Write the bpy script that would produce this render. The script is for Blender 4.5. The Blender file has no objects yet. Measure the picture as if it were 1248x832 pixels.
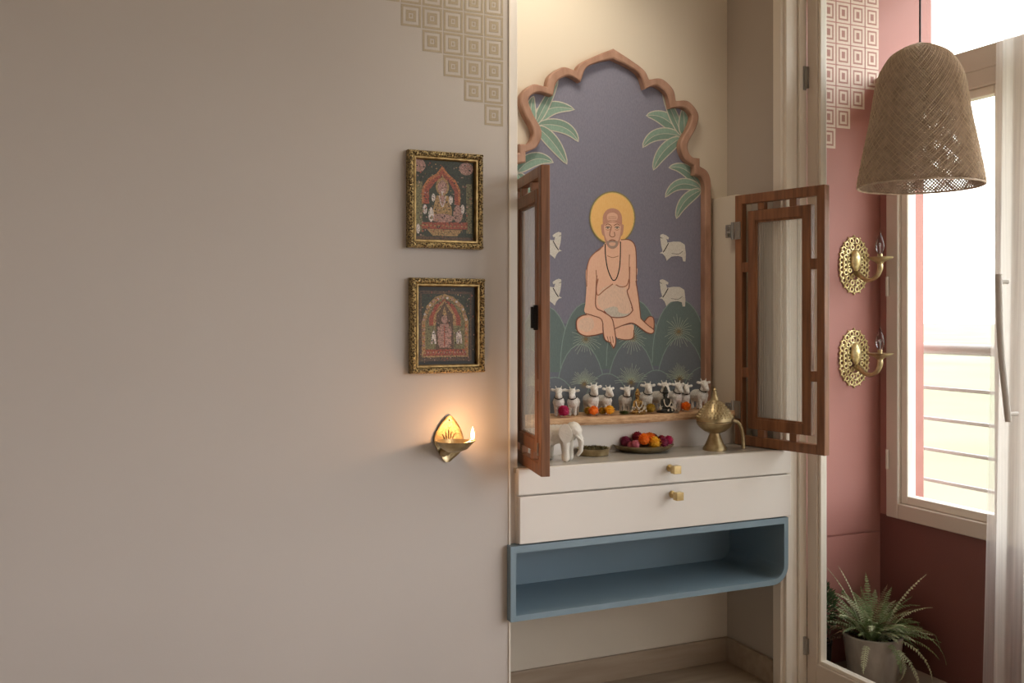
import bpy, bmesh, math, random
from mathutils import Vector, Matrix, noise
from mathutils.geometry import tessellate_polygon
C = bpy.context.scene.collection
PI = math.pi
R = math.radians

# ------------------------------------------------------------------ camera geometry
F, CX, HY, CZ, TH = 1173.0, 624.0, 385.0, 1.257, R(24.07)
def tanp(u): return math.tan(TH + math.atan((u - CX) / F))
def at(u, v, Y):
    """picture point on the wall plane y = Y"""
    X = Y * tanp(u)
    d = Y * math.cos(TH) + X * math.sin(TH)
    return Vector((X, Y, CZ - (v - HY) * d / F))
def atX(u, v, X):
    return at(u, v, X / tanp(u))

# ------------------------------------------------------------------ materials
def lin(c):
    out = []
    for x in c:
        x /= 255.0
        out.append(x / 12.92 if x <= .04045 else ((x + .055) / 1.055) ** 2.4)
    return tuple(out) + (1.0,)

def nodes(m):
    m.use_nodes = True
    nt = m.node_tree
    return nt, nt.nodes, nt.links, nt.nodes['Principled BSDF']

MC = {}
def mat(name, col, rough=.6, metal=0.0, col2=None, scale=8.0, amt=.35, bump=0.0, bscale=60.0,
        stretch=(1, 1, 1), kind='noise', spec=.5, detail=4.0, trans=0.0, sub=0.0):
    if name in MC: return MC[name]
    m = bpy.data.materials.new(name)
    nt, N, L, P = nodes(m)
    tc = N.new('ShaderNodeTexCoord'); mp = N.new('ShaderNodeMapping')
    mp.inputs['Scale'].default_value = stretch
    L.new(tc.outputs['Object'], mp.inputs['Vector'])
    if kind == 'voronoi':
        tx = N.new('ShaderNodeTexVoronoi'); tx.inputs['Scale'].default_value = scale; o = tx.outputs['Distance']
    else:
        tx = N.new('ShaderNodeTexNoise'); tx.inputs['Scale'].default_value = scale
        tx.inputs['Detail'].default_value = detail; o = tx.outputs['Fac']
    L.new(mp.outputs[0], tx.inputs['Vector'])
    rp = N.new('ShaderNodeValToRGB')
    a = lin(col)
    b = lin(col2) if col2 else tuple(x * (1 - amt * .4) for x in a[:3]) + (1,)
    rp.color_ramp.elements[0].position = .3; rp.color_ramp.elements[1].position = .7
    rp.color_ramp.elements[0].color = b; rp.color_ramp.elements[1].color = a
    L.new(o, rp.inputs['Fac']); L.new(rp.outputs['Color'], P.inputs['Base Color'])
    P.inputs['Roughness'].default_value = rough
    P.inputs['Metallic'].default_value = metal
    P.inputs['Specular IOR Level'].default_value = spec
    if bump:
        t2 = N.new('ShaderNodeTexVoronoi' if kind == 'voronoi' else 'ShaderNodeTexNoise'); t2.inputs['Scale'].default_value = bscale
        L.new(mp.outputs[0], t2.inputs['Vector'])
        bp = N.new('ShaderNodeBump'); bp.inputs['Strength'].default_value = bump; bp.inputs['Distance'].default_value = .004
        L.new(t2.outputs['Distance' if kind == 'voronoi' else 'Fac'], bp.inputs['Height']); L.new(bp.outputs[0], P.inputs['Normal'])
    MC[name] = m
    return m

def wood(name, c1, c2, stretch=(30, 30, 2.2), rough=.45):
    m = mat(name, c1, rough, col2=c2, scale=2.2, stretch=stretch, detail=8, bump=.15, bscale=6)
    return m

def glassmat(name, tint=(.97, .98, .97), refl=.08, rough=.0):
    m = bpy.data.materials.new(name); nt, N, L, P = nodes(m)
    N.remove(P); out = N['Material Output']
    t = N.new('ShaderNodeBsdfTransparent'); t.inputs['Color'].default_value = tint + (1,)
    g = N.new('ShaderNodeBsdfGlossy'); g.inputs['Roughness'].default_value = rough
    lw = N.new('ShaderNodeLayerWeight'); lw.inputs['Blend'].default_value = .15
    mm = N.new('ShaderNodeMath'); mm.operation = 'MULTIPLY'; mm.inputs[1].default_value = refl * 4
    L.new(lw.outputs['Fresnel'], mm.inputs[0])
    mx = N.new('ShaderNodeMixShader'); L.new(mm.outputs[0], mx.inputs['Fac'])
    L.new(t.outputs[0], mx.inputs[1]); L.new(g.outputs[0], mx.inputs[2]); L.new(mx.outputs[0], out.inputs['Surface'])
    return m

def veil(name, col, t_amt, tl_amt, stripe=0.0, sc=200.0, axis_stretch=(1, 1, 0)):
    """cloth or ribbed glass: part see-through, part translucent, part diffuse"""
    m = bpy.data.materials.new(name); nt, N, L, P = nodes(m)
    N.remove(P); out = N['Material Output']
    c = lin(col)
    tr = N.new('ShaderNodeBsdfTransparent'); tr.inputs['Color'].default_value = (1, 1, 1, 1)
    tl = N.new('ShaderNodeBsdfTranslucent'); tl.inputs['Color'].default_value = c
    df = N.new('ShaderNodeBsdfDiffuse'); df.inputs['Color'].default_value = c
    a = N.new('ShaderNodeMixShader'); a.inputs['Fac'].default_value = tl_amt
    L.new(df.outputs[0], a.inputs[1]); L.new(tl.outputs[0], a.inputs[2])
    b = N.new('ShaderNodeMixShader')
    L.new(a.outputs[0], b.inputs[1]); L.new(tr.outputs[0], b.inputs[2])
    tc = N.new('ShaderNodeTexCoord'); mp = N.new('ShaderNodeMapping'); mp.inputs['Scale'].default_value = axis_stretch
    tx = N.new('ShaderNodeTexNoise'); tx.inputs['Scale'].default_value = sc
    L.new(tc.outputs['Object'], mp.inputs[0]); L.new(mp.outputs[0], tx.inputs['Vector'])
    mr = N.new('ShaderNodeMapRange'); mr.inputs['From Min'].default_value = .3; mr.inputs['From Max'].default_value = .7
    mr.inputs['To Min'].default_value = t_amt - stripe; mr.inputs['To Max'].default_value = t_amt + stripe
    L.new(tx.outputs['Fac'], mr.inputs['Value']); L.new(mr.outputs[0], b.inputs['Fac'])
    L.new(b.outputs[0], out.inputs['Surface'])
    return m

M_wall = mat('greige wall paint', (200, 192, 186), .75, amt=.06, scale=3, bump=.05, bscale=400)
M_wallshade = mat('niche side shade paint', (182, 172, 162), .75, amt=.06, scale=3, bump=.05, bscale=400)  # wall paint darkened, the niche side's shade put into the colour
M_cream = mat('cream wall paint', (220, 210, 194), .75, amt=.05, scale=3, bump=.05, bscale=400)
M_pink = mat('terracotta pink paint', (176, 120, 112), .6, amt=.12, scale=4, bump=.08, bscale=300)
M_pinkdado = mat('deep terracotta paint', (124, 76, 70), .55, amt=.2, scale=4, bump=.08, bscale=300)
M_white = mat('warm white lacquer', (229, 223, 217), .45, amt=.04, scale=5)
M_trim = mat('cream trim paint', (236, 228, 216), .45, amt=.06, scale=6)
M_stone = mat('grey stone top', (186, 181, 174), .22, col2=(166, 160, 152), scale=6, detail=8, stretch=(1, 3, 1))
M_skirt = mat('beige wood-look tile', (176, 158, 138), .5, col2=(158, 139, 119), scale=3, stretch=(1.2, 12, 12), detail=6)
M_blue = mat('slate blue lacquer', (126, 147, 160), .5, amt=.06, scale=5)
M_wood = wood('teak wood', (152, 102, 68), (108, 70, 46))
M_woodH = wood('teak wood across', (152, 102, 68), (108, 70, 46), stretch=(2.2, 30, 30))
M_woodL = mat('carved pale brown wood', (182, 144, 124), .55, col2=(150, 112, 92), scale=10, stretch=(3, 3, 1), detail=8, bump=.2, bscale=40)
M_brass = mat('aged brass', (204, 186, 148), .36, .9, col2=(154, 134, 98), scale=30, bump=.2, bscale=90)
M_brassB = mat('bright gold brass', (244, 228, 178), .34, .75, col2=(206, 182, 126), scale=60, bump=.35, bscale=160)
M_gilt = mat('antique gilt', (200, 176, 124), .42, .7, col2=(70, 52, 34), scale=190, bump=.9, bscale=230, kind='voronoi')
M_giltS = mat('smooth gilt', (190, 164, 112), .4, .7, col2=(130, 104, 64), scale=60)
M_steel = mat('brushed steel', (170, 168, 164), .35, .9, scale=20)
M_dark = mat('black metal', (38, 34, 32), .4, .6, scale=20)
M_frame = mat('window frame paint', (212, 199, 187), .45, amt=.05, scale=6)
M_rail = mat('pale grey railing paint', (176, 172, 168), .5, scale=8)
M_gold = mat('gold knob metal', (222, 200, 150), .3, 1.0, col2=(190, 164, 112), scale=40, bump=.1, bscale=120)
M_glass = glassmat('clear pane glass', refl=.025)
M_bulb = glassmat('bulb glass', (.96, .94, .95), .5)
M_rib = veil('ribbed frosted glass', (220, 216, 208), .70, .4, .05, 200, (1, 1, 0))
M_sheer = veil('sheer ivory voile', (246, 240, 235), .50, .62, .10, 60, (1, 1, .01))
M_pot = mat('weathered concrete', (196, 186, 176), .85, col2=(150, 140, 130), scale=14, detail=8, stretch=(1, 1, .5), bump=.3, bscale=60)
M_soil = mat('dark soil', (54, 40, 30), .9, scale=40, bump=.8, bscale=90)
M_fern = mat('fern green', (158, 176, 126), .55, col2=(112, 134, 86), scale=14)
M_fernP = mat('fern pale tip', (222, 226, 194), .55, col2=(190, 198, 160), scale=14)
M_fernD = mat('fern dried brown', (140, 112, 84), .6, col2=(100, 78, 58), scale=14)
M_green = mat('dark bush green', (66, 92, 50), .6, col2=(40, 62, 34), scale=20)
M_ceram = mat('white carved marble', (226, 222, 214), .4, amt=.1, scale=20, bump=.25, bscale=120)
M_cow = mat('silver white painted cow', (240, 238, 234), .5, col2=(200, 196, 190), scale=240, bump=.3, bscale=240)
M_weave = mat('woven cane', (226, 206, 190), .8, col2=(186, 164, 146), scale=40, detail=6, bump=.6, bscale=260)
M_weaveL = mat('pale woven cane', (236, 216, 194), .8, col2=(212, 190, 168), scale=60, bump=.5, bscale=260)
M_black = mat('black flex', (26, 22, 20), .5)
M_shelf = mat('rough shelf wood', (222, 186, 148), .8, col2=(182, 140, 104), scale=60, stretch=(.5, 2, 2), detail=8, bump=.8, bscale=170)
M_herb = mat('dried herbs', (104, 92, 48), .8, col2=(60, 52, 28), scale=200)
M_stencil = mat('taupe stencil paint', (168, 153, 130), .7, col2=(186, 172, 150), scale=420, detail=2)
M_stencilW = mat('pale stencil paint', (226, 208, 194), .7, col2=(214, 194, 180), scale=200)
M_stencilB = mat('brown stencil paint', (158, 112, 102), .7, col2=(176, 130, 120), scale=300)
M_tile = mat('balcony floor tile', (200, 186, 172), .5, col2=(178, 164, 150), scale=5, detail=6)
M_wick = mat('cotton wick', (230, 220, 200), .9)
M_idolG = mat('gilded figurine', (196, 160, 90), .4, .7, col2=(110, 70, 50), scale=200, bump=.6, bscale=260)
M_idolD = mat('dark stone figurine', (48, 50, 44), .5, .1, col2=(24, 24, 24), scale=100, bump=.5, bscale=200)
M_bead = mat('ivory beads', (226, 216, 200), .5, scale=100)
def petal(nm, c, c2): return mat(nm, c, .6, col2=c2, scale=90)
P_mag = petal('magenta petals', (214, 56, 114), (172, 34, 84))
P_ora = petal('orange petals', (250, 158, 50), (240, 124, 34))
P_yel = petal('yellow petals', (250, 206, 66), (236, 176, 44))
P_red = petal('crimson petals', (184, 60, 80), (140, 38, 58))
P_pnk = petal('pink petals', (226, 150, 160), (190, 96, 116))
P_pur = petal('plum petals', (176, 72, 108), (130, 44, 78))
P_mus = petal('mustard petals', (206, 170, 60), (160, 130, 44))
P_lea = petal('sepal green', (96, 104, 44), (62, 74, 30))

# ------------------------------------------------------------------ mesh helpers
def new_obj(name, me, parent=None):
    o = bpy.data.objects.new(name, me); C.objects.link(o)
    if parent is not None: o.parent = parent
    return o

def obj(name, bm, m, parent=None, smooth=False, bevel=0.0, recalc=True):
    """bmesh in world coordinates (or the parent's own, when the parent stands at the origin) -> one object"""
    if recalc: bmesh.ops.recalc_face_normals(bm, faces=bm.faces)
    if parent is not None:
        w = Vector((0, 0, 0)); p = parent
        while p is not None: w += p.location; p = p.parent
        bmesh.ops.translate(bm, verts=bm.verts, vec=-w)
    me = bpy.data.meshes.new(name); bm.to_mesh(me); bm.free()
    for x in (m if isinstance(m, (list, tuple)) else [m]): me.materials.append(x)
    if smooth:
        for p in me.polygons: p.use_smooth = True
    o = new_obj(name, me, parent)
    if bevel:
        b = o.modifiers.new('b', 'BEVEL'); b.width = bevel; b.segments = 2; b.limit_method = 'ANGLE'; b.angle_limit = R(40)
    if smooth: me.set_sharp_from_angle(angle=R(42))
    return o

def tag(o, label, cat, group=None):
    o['label'] = label; o['category'] = cat
    if group: o['group'] = group
    return o
def thing(name, label, cat, loc=(0, 0, 0), group=None):
    o = bpy.data.objects.new(name, None); C.objects.link(o); o.location = loc; o.empty_display_size = .05
    return tag(o, label, cat, group)
def struct(name, bm, m, parent=None, **k):
    o = obj(name, bm, m, parent, **k)
    if parent is None: o['kind'] = 'structure'
    return o
def copy_thing(t, loc=None, rz=None, scale=None, label=None):
    c = t.copy(); C.objects.link(c)
    for ch in t.children:
        d = ch.copy(); C.objects.link(d); d.parent = c
        for g in ch.children:
            e = g.copy(); C.objects.link(e); e.parent = d
    if loc is not None: c.location = loc
    if rz is not None: c.rotation_euler.z = rz
    if scale is not None: c.scale = (scale,) * 3
    if label: c['label'] = label
    return c

def box(bm, x0, x1, y0, y1, z0, z1, mi=0):
    vs = [bm.verts.new(p) for p in ((x0, y0, z0), (x1, y0, z0), (x1, y1, z0), (x0, y1, z0),
                                    (x0, y0, z1), (x1, y0, z1), (x1, y1, z1), (x0, y1, z1))]
    for f in ((0, 3, 2, 1), (4, 5, 6, 7), (0, 1, 5, 4), (1, 2, 6, 5), (2, 3, 7, 6), (3, 0, 4, 7)):
        fc = bm.faces.new([vs[i] for i in f]); fc.material_index = mi
    return vs
def B(*a):
    bm = bmesh.new(); box(bm, *a); return bm

def lathe(bm, prof, c=(0, 0, 0), n=40, sx=1.0, sy=1.0, mi=0):
    rings = []
    for r, z in prof:
        if r < 1e-6: rings.append([bm.verts.new((c[0], c[1], c[2] + z))])
        else: rings.append([bm.verts.new((c[0] + r * sx * math.cos(2 * PI * i / n), c[1] + r * sy * math.sin(2 * PI * i / n), c[2] + z)) for i in range(n)])
    for a, b in zip(rings, rings[1:]):
        for i in range(n):
            j = (i + 1) % n
            q = []
            for v in (a[i % len(a)], a[j % len(a)], b[j % len(b)], b[i % len(b)]):
                if v not in q: q.append(v)
            if len(q) >= 3:
                try: bm.faces.new(q).material_index = mi
                except ValueError: pass
    return rings

def catmull(P, k=6, closed=False):
    P = [Vector(p) for p in P]; out = []
    n = len(P)
    for i in range(n if closed else n - 1):
        p1, p2 = P[i], P[(i + 1) % n]
        p0 = P[i - 1] if (closed or i > 0) else p1 * 2 - p2
        p3 = P[(i + 2) % n] if (closed or i < n - 2) else p2 * 2 - p1
        for s in range(k):
            t = s / k
            out.append(.5 * ((2 * p1) + (p2 - p0) * t + (2 * p0 - 5 * p1 + 4 * p2 - p3) * t * t + (3 * p1 - p0 - 3 * p2 + p3) * t ** 3))
    if not closed: out.append(P[-1])
    return out

def tube(bm, pts, rad, n=10, cap=True, mi=0):
    pts = [Vector(p) for p in pts]
    rs = rad if isinstance(rad, (list, tuple)) else [rad] * len(pts)
    up = None; rings = []
    for i, p in enumerate(pts):
        t = (pts[min(i + 1, len(pts) - 1)] - pts[max(i - 1, 0)]).normalized()
        if up is None:
            up = Vector((0, 0, 1)) if abs(t.z) < .9 else Vector((1, 0, 0))
        a = t.cross(up).normalized(); b = a.cross(t).normalized(); up = b
        rings.append([bm.verts.new(p + rs[i] * (a * math.cos(2 * PI * j / n) + b * math.sin(2 * PI * j / n))) for j in range(n)])
    for r0, r1 in zip(rings, rings[1:]):
        for j in range(n):
            bm.faces.new((r0[j], r0[(j + 1) % n], r1[(j + 1) % n], r1[j])).material_index = mi
    if cap:
        bm.faces.new(rings[0][::-1]).material_index = mi; bm.faces.new(rings[-1]).material_index = mi

def ball(bm, c, r, sub=2, s=(1, 1, 1), mi=0):
    g = bmesh.ops.create_icosphere(bm, subdivisions=sub, radius=1)
    for v in g['verts']:
        v.co = Vector((v.co.x * r * s[0] + c[0], v.co.y * r * s[1] + c[1], v.co.z * r * s[2] + c[2]))
    fs = set()
    for v in g['verts']: fs.update(v.link_faces)
    for f in fs: f.material_index = mi

def torus(bm, c, R0, r, ax='y', n=14, k=6, s=1.0):
    rings = []
    for i in range(n):
        a = 2 * PI * i / n; ring = []
        for j in range(k):
            b = 2 * PI * j / k
            x, z, y = (R0 + r * math.cos(b)) * math.cos(a), (R0 + r * math.cos(b)) * math.sin(a) * s, r * math.sin(b)
            ring.append(bm.verts.new((c[0] + x, c[1] + y, c[2] + z) if ax == 'y' else (c[0] + x, c[1] + z, c[2] + y)))
        rings.append(ring)
    for i in range(n):
        for j in range(k):
            bm.faces.new((rings[i][j], rings[(i + 1) % n][j], rings[(i + 1) % n][(j + 1) % k], rings[i][(j + 1) % k]))

def fuse(name, caps, m, parent, voxel=.002, extra=None, smooth_it=4):
    """limbs given as tapered capsules grow into one continuous skin"""
    bm = bmesh.new()
    for p0, r0, p1, r1 in caps:
        p0, p1 = Vector(p0), Vector(p1)
        n = max(2, int((p1 - p0).length / (min(r0, r1) * .35)) + 1)
        for i in range(n):
            t = i / (n - 1)
            ball(bm, p0.lerp(p1, t), r0 + (r1 - r0) * t, 2)
    if extra: extra(bm)
    o = obj(name, bm, m, parent)
    md = o.modifiers.new('r', 'REMESH'); md.mode = 'VOXEL'; md.voxel_size = voxel; md.use_smooth_shade = True
    ms = o.modifiers.new('s', 'SMOOTH'); ms.iterations = smooth_it; ms.factor = .5
    dg = bpy.context.evaluated_depsgraph_get()
    me = bpy.data.meshes.new_from_object(o.evaluated_get(dg))
    o.modifiers.clear(); o.data = me
    if not me.materials: me.materials.append(m)
    for p in me.polygons: p.use_smooth = True
    return o

# ------------------------------------------------------------------ camera
cam = bpy.data.cameras.new('camera'); co = bpy.data.objects.new('camera', cam); C.objects.link(co)
co.location = (0, 0, CZ); co.rotation_euler = (R(90), 0, -TH)
cam.sensor_width = 36; cam.lens = F / 1248 * 36; cam.shift_y = (HY - 416) / 1248; cam.clip_end = 5000; cam.clip_start = .02
bpy.context.scene.camera = co

# ------------------------------------------------------------------ room shell
YL, YB, XN, XW = 2.584, 2.90, 1.149, 2.159      # left wall plane, niche back, niche left and right
YP, XG, XO = 2.71, 2.24, 2.71                    # balcony end wall, glazed door plane, window wall
CEIL = 2.72
bm = B(-2.6, XG + .06, -2.6, YB + .1, -.12, 0); struct('floor', bm, M_skirt)
bm = B(XG + .06, 3.1, -2.6, YB + .1, -.12, 0); struct('floor_balcony', bm, M_tile)
struct('ceiling', B(-2.6, 3.1, -2.6, 3.1, CEIL, CEIL + .12), M_cream)
struct('wall_left', B(-2.6, XN, YL, YL + .5, 0, CEIL), M_wall)
struct('wall_back', B(XN, XW, YB, YB + .18, 0, CEIL), M_cream)
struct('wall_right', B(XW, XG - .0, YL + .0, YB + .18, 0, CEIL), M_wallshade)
struct('wall_side', B(-2.7, -2.6, -2.6, 3.0, 0, CEIL), M_wall)
struct('wall_rear', B(-2.6, 3.1, -2.7, -2.6, 0, CEIL), M_wall)
# balcony end wall: board joint at z = .46
bm = bmesh.new()
box(bm, XG, XO + .15, YP + .006, YP + .2, 0, CEIL)
box(bm, XG, XO + .15, YP, YP + .006, .464, CEIL); box(bm, XG, XO + .15, YP, YP + .006, 0, .456)
box(bm, XO + .15, XO + .26, YP, YP + .2, 2.065, CEIL)
struct('wall_balcony', bm, M_pink)
# window wall of the balcony
WY0, WY1 = 2.66, 2.50
bm = bmesh.new()
box(bm, XO, XO + .2, -2.6, YP, 0, .525)
struct('wall_window', bm, M_pinkdado)
bm = bmesh.new()
box(bm, XO, XO + .165, WY0, YP - .001, .525, 2.06)
struct('wall_window_return', bm, M_pink)
struct('wall_head', B(XO + .22, XO + .26, -2.6, YP, 2.60, CEIL), M_cream)
struct('bounce_sheet', B(XO + .2, XO + .206, -2.6, YP + .2, -.1, .52), M_cream)  # unseen cream sheet, added to keep pink bounce off the railing

# skirting
struct('baseboard_back', B(XN, XW, YB - .014, YB, 0, .085), M_skirt, bevel=.002)
struct('baseboard_right', B(XW - .014, XW, 2.63, YB - .014, 0, .085), M_skirt, bevel=.002)
# slim stile beside the left wall, standing on the blue box
bm = B(XN, XN + .026, YL + .006, YL + .03, .5868, CEIL)
struct('trim_1', bm, M_white, bevel=.002)
# bead where left wall ends (thin groove)
struct('trim_2', B(XN - .006, XN - .001, YL - .004, YL, 0, CEIL), M_trim)
# casing between niche and balcony door
bm = bmesh.new()
box(bm, XW - .004, XW + .022, YL - .014, YL, 0, CEIL)
box(bm, XW + .024, XW + .046, YL - .009, YL, 0, CEIL)
box(bm, XW + .048, XG, YL - .018, YL, 0, CEIL)
struct('trim_3', bm, M_trim, bevel=.002)
struct('trim_4', B(XW - .016, XW - .0, YL, YL + .04, 0, CEIL), M_trim, bevel=.002)

# glazed balcony door leaf
DR = bpy.data.objects.new('door_1', None); C.objects.link(DR); DR.location = (XG, 2.55, 0); DR['kind'] = 'structure'
def leaf_frame(x0, x1, ya, yb, z0, z1, st, br):
    bm = bmesh.new()
    box(bm, x0, x1, yb - st, yb, z0, z1)             # hinge stile
    box(bm, x0, x1, ya, ya + st, z0, z1)
    box(bm, x0, x1, ya + st, yb - st, z0, z0 + br)
    box(bm, x0, x1, ya + st, yb - st, z1 - st, z1)
    return bm
obj('door_frame', leaf_frame(XG - .004, XG + .04, 1.30, 2.562, .008, 2.5, .045, .09), M_frame, DR, bevel=.003)
bm = leaf_frame(XG + .004, XG + .03, 1.345, 2.517, .098, 2.455, .012, .012)
obj('glazing_bead', bm, M_trim, DR, bevel=.002)
obj('glass_pane', B(XG + .014, XG + .018, 1.357, 2.505, .11, 2.443), M_glass, DR)
for z0, z1 in ((.115, .175), (2.02, 2.1)):
    bm = bmesh.new()
    tube(bm, [(XG - .012, 2.566, z0), (XG - .012, 2.566, z1)], .006)
    box(bm, XG - .014, XG - .004, 2.552, 2.562, z0 + .004, z1 - .004)
    obj('hinge', bm, M_steel, DR)

# ------------------------------------------------------------------ window of the balcony
def window(name, ya, yb, z0, z1, x=XO):
    W = bpy.data.objects.new(name, None); C.objects.link(W); W.location = (x, yb, z0); W['kind'] = 'structure'
    f = .055
    bm = bmesh.new()
    xa, xb = x - .022, x + .05
    box(bm, xa, xb, yb - f, yb, z0, z1); box(bm, xa, xb, ya, ya + f, z0, z1)
    box(bm, xa, xb, ya + f, yb - f, z0, z0 + f); box(bm, xa, xb, ya + f, yb - f, z1 - f, z1)
    obj('window_frame', bm, M_frame, W, bevel=.004)
    s = .03
    ya2, yb2, za, zb = ya + f, yb - f, z0 + f, z1 - f
    bm = bmesh.new(); xa, xb = x - .006, x + .036
    box(bm, xa, xb, yb2 - s, yb2, za, zb); box(bm, xa, xb, ya2, ya2 + s, za, zb)
    box(bm, xa, xb, ya2 + s, yb2 - s, za, za + s); box(bm, xa, xb, ya2 + s, yb2 - s, zb - s, zb)
    obj('sash', bm, M_trim, W, bevel=.004)
    obj('glass_pane', B(x + .012, x + .016, ya2 + s, yb2 - s, za + s, zb - s), M_glass, W)
    return W
window('window_1', 2.13, WY0, .525, 2.065)
window('window_2', 1.10, 2.13, .525, 2.065)
bm = bmesh.new(); box(bm, XO - .022, XO + .26, -1.0, YP, 2.065, 2.14); struct('trim_5', bm, M_frame, bevel=.004)
W3 = bpy.data.objects.new('window_3', None); C.objects.link(W3); W3.location = (XO, WY1, 2.14); W3['kind'] = 'structure'
bm = bmesh.new(); box(bm, XO + .22, XO + .25, .9, .94, 2.14, 2.6); box(bm, XO + .22, XO + .25, .94, YP, 2.57, 2.6)
obj('window_frame', bm, M_frame, W3)
obj('glass_pane', B(XO + .232, XO + .236, .94, YP - .001, 2.14, 2.57), M_glass, W3)
# espagnolette hinge cover on window 1 frame
wh = [o for o in C.objects if o.name == 'window_1'][0]
for z in (.70, 1.33):
    bm = bmesh.new(); tube(bm, [(XO - .028, 2.648, z), (XO - .028, 2.648, z + .07)], .006); obj('hinge', bm, M_frame, wh)
# long bowed pull handle fixed to the glass of the balcony door
a, b = atX(1217, 334, XG - .02), atX(1229, 514, XG - .02)
mid = atX(1220, 424, XG - .024)
bm = bmesh.new(); tube(bm, catmull([a, mid, b], 10), .0085, n=12)
for p_ in (a + Vector((0, 0, -.02)), b + Vector((0, 0, .02))): tube(bm, [p_, (XG + .0135, p_.y, p_.z)], .006)
obj('handle', bm, mat('grey handle metal', (206, 200, 194), .5, .0, scale=20), DR, smooth=True)

# railing outside
RL = thing('balcony_railing', 'grey horizontal metal railing bars outside the balcony window', 'railing', (2.98, 1.2, .5))
def railz(v, u=1120): return atX(u, v, 2.98).z
bm = bmesh.new(); z = railz(424); tube(bm, [(2.98, -1.5, z), (2.98, 2.86, z)], .021, n=14); obj('top_rail', bm, M_rail, RL, smooth=True)
for v in (471, 508, 545, 582, 619):
    z = railz(v); bm = bmesh.new(); tube(bm, [(2.98, -1.5, z), (2.98, 2.86, z)], .0075, n=8); obj('bar', bm, M_rail, RL, smooth=True)
for y in (2.84, .6):
    obj('post', B(2.965, 2.995, y, y + .03, -.1, railz(424)), M_rail, RL)
struct('floor_ledge', B(2.91, 3.1, -2.6, 3.0, -.12, 0), M_tile)

# land far below
bm = bmesh.new(); vs = [bm.verts.new(p) for p in ((3.5, -900, -16), (1800, -900, -16), (1800, 1800, -16), (3.5, 1800, -16))]; bm.faces.new(vs)
m = mat('hazy fields', (92, 98, 66), .95, col2=(112, 100, 86), scale=.02, detail=8, stretch=(1, 1, 1))
g = obj('ground', bm, m); g['kind'] = 'structure'

# ------------------------------------------------------------------ wall stencils
def stencil(name, origin, w, h, px, pz, cols, rows, step, y, style, dirx):
    bm = bmesh.new()
    def ring(x0, z0, w, h, t, mi, e):
        if t is None: box(bm, x0, x0 + w, y - e, y, z0, z0 + h, mi); return
        box(bm, x0, x0 + t, y - e, y, z0, z0 + h, mi); box(bm, x0 + w - t, x0 + w, y - e, y, z0, z0 + h, mi)
        box(bm, x0 + t, x0 + w - t, y - e, y, z0, z0 + t, mi); box(bm, x0 + t, x0 + w - t, y - e, y, z0 + h - t, z0 + h, mi)
    for c in range(cols):
        for r in range(step[c], rows):
            x0 = origin[0] + dirx * c * px; z0 = origin[1] + r * pz
            if style == 'line':
                ring(x0, z0, w, h, .0065, 0, .0006)
                a = w * .245; ring(x0 + a, z0 + a, w - 2 * a, h - 2 * a, .0085, 0, .0006)
                b = w * .45; ring(x0 + b, z0 + b, w - 2 * b, h - 2 * b, None, 0, .0006)
            else:
                ring(x0, z0, w, h, .009, 0, .0006)
                a = .009; ring(x0 + a, z0 + a, w - 2 * a, h - 2 * a, .0065, 1, .0006)
                a = .0155; ring(x0 + a, z0 + a, w - 2 * a, h - 2 * a, .0085, 0, .0006)
                a = .024; ring(x0 + a, z0 + a, w - 2 * a, h - 2 * a, None, 1, .0006)
    return bm
bm = stencil('', (1.067, 1.8116), .0585, .0605, .0632, .0645, 7, 11, [0, 1, 2, 3, 4, 5, 6], YL, 'line', -1)
tag(obj('wall_stencil', bm, M_stencil), 'taupe stepped stencil of nested squares painted on the greige wall', 'wall pattern')
bm = stencil('', (2.432, 1.864), .0635, .0725, .0688, .0768, 4, 10, [0, 1, 2, 3], YP, 'block', 1)
tag(obj('wall_stencil', bm, [M_stencilW, M_stencilB]), 'pale stepped stencil of nested squares painted on the pink balcony wall', 'wall pattern')

# ------------------------------------------------------------------ altar cabinet
CF, CT = 2.555, .81
XL, XR = 1.162, 2.159
CB = thing('altar_cabinet', 'white wall cabinet with two drawers, stone top and two open lattice doors', 'cabinet', (1.66, 2.72, .586))
bm = bmesh.new()
box(bm, XL + .004, XR - .002, CF + .02, YB, .588, CT - .014)
obj('body', bm, M_white, CB)
obj('countertop', B(XL + .0, XR - .001, CF + .0185, YB, CT - .014, CT), M_stone, CB)
obj('riser', B(XN + .07, 2.09, 2.77, YB - .001, CT, .905), M_white, CB)
for x0, x1 in ((XN + .002, XN + .071), (2.09, XR - .001)):
    obj('side_panel', B(x0, x1, 2.756, YB - .001, CT, 1.682), M_cream, CB, bevel=.002)
for k, (z0, z1, xl) in enumerate(((.733, CT, XL), (.59, .7285, XL + .004))):
    dr = obj('drawer', B(xl, XR + .003, CF, CF + .018, z0, z1), M_white, CB, bevel=.0025)
    ku, kv = ((816, 570), (819, 602))[k]
    kp = at(ku, kv, CF)
    bm = bmesh.new()
    bmk = bmesh.new()
    lathe(bmk, [(0, 0), (.0115, 0), (.012, .003), (.008, .006), (.0055, .010), (.0055, .022), (.009, .024), (.009, .026), (0, .026)], n=20)
    bmesh.ops.rotate(bmk, verts=bmk.verts, matrix=Matrix.Rotation(R(90), 3, 'X'))
    box(bmk, -.0125, .0125, -.047, -.024, -.0125, .0125)
    bmesh.ops.translate(bmk, verts=bmk.verts, vec=kp)
    kn = obj('knob', bmk, M_gold, dr, bevel=.0012)
    bm.free()

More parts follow.
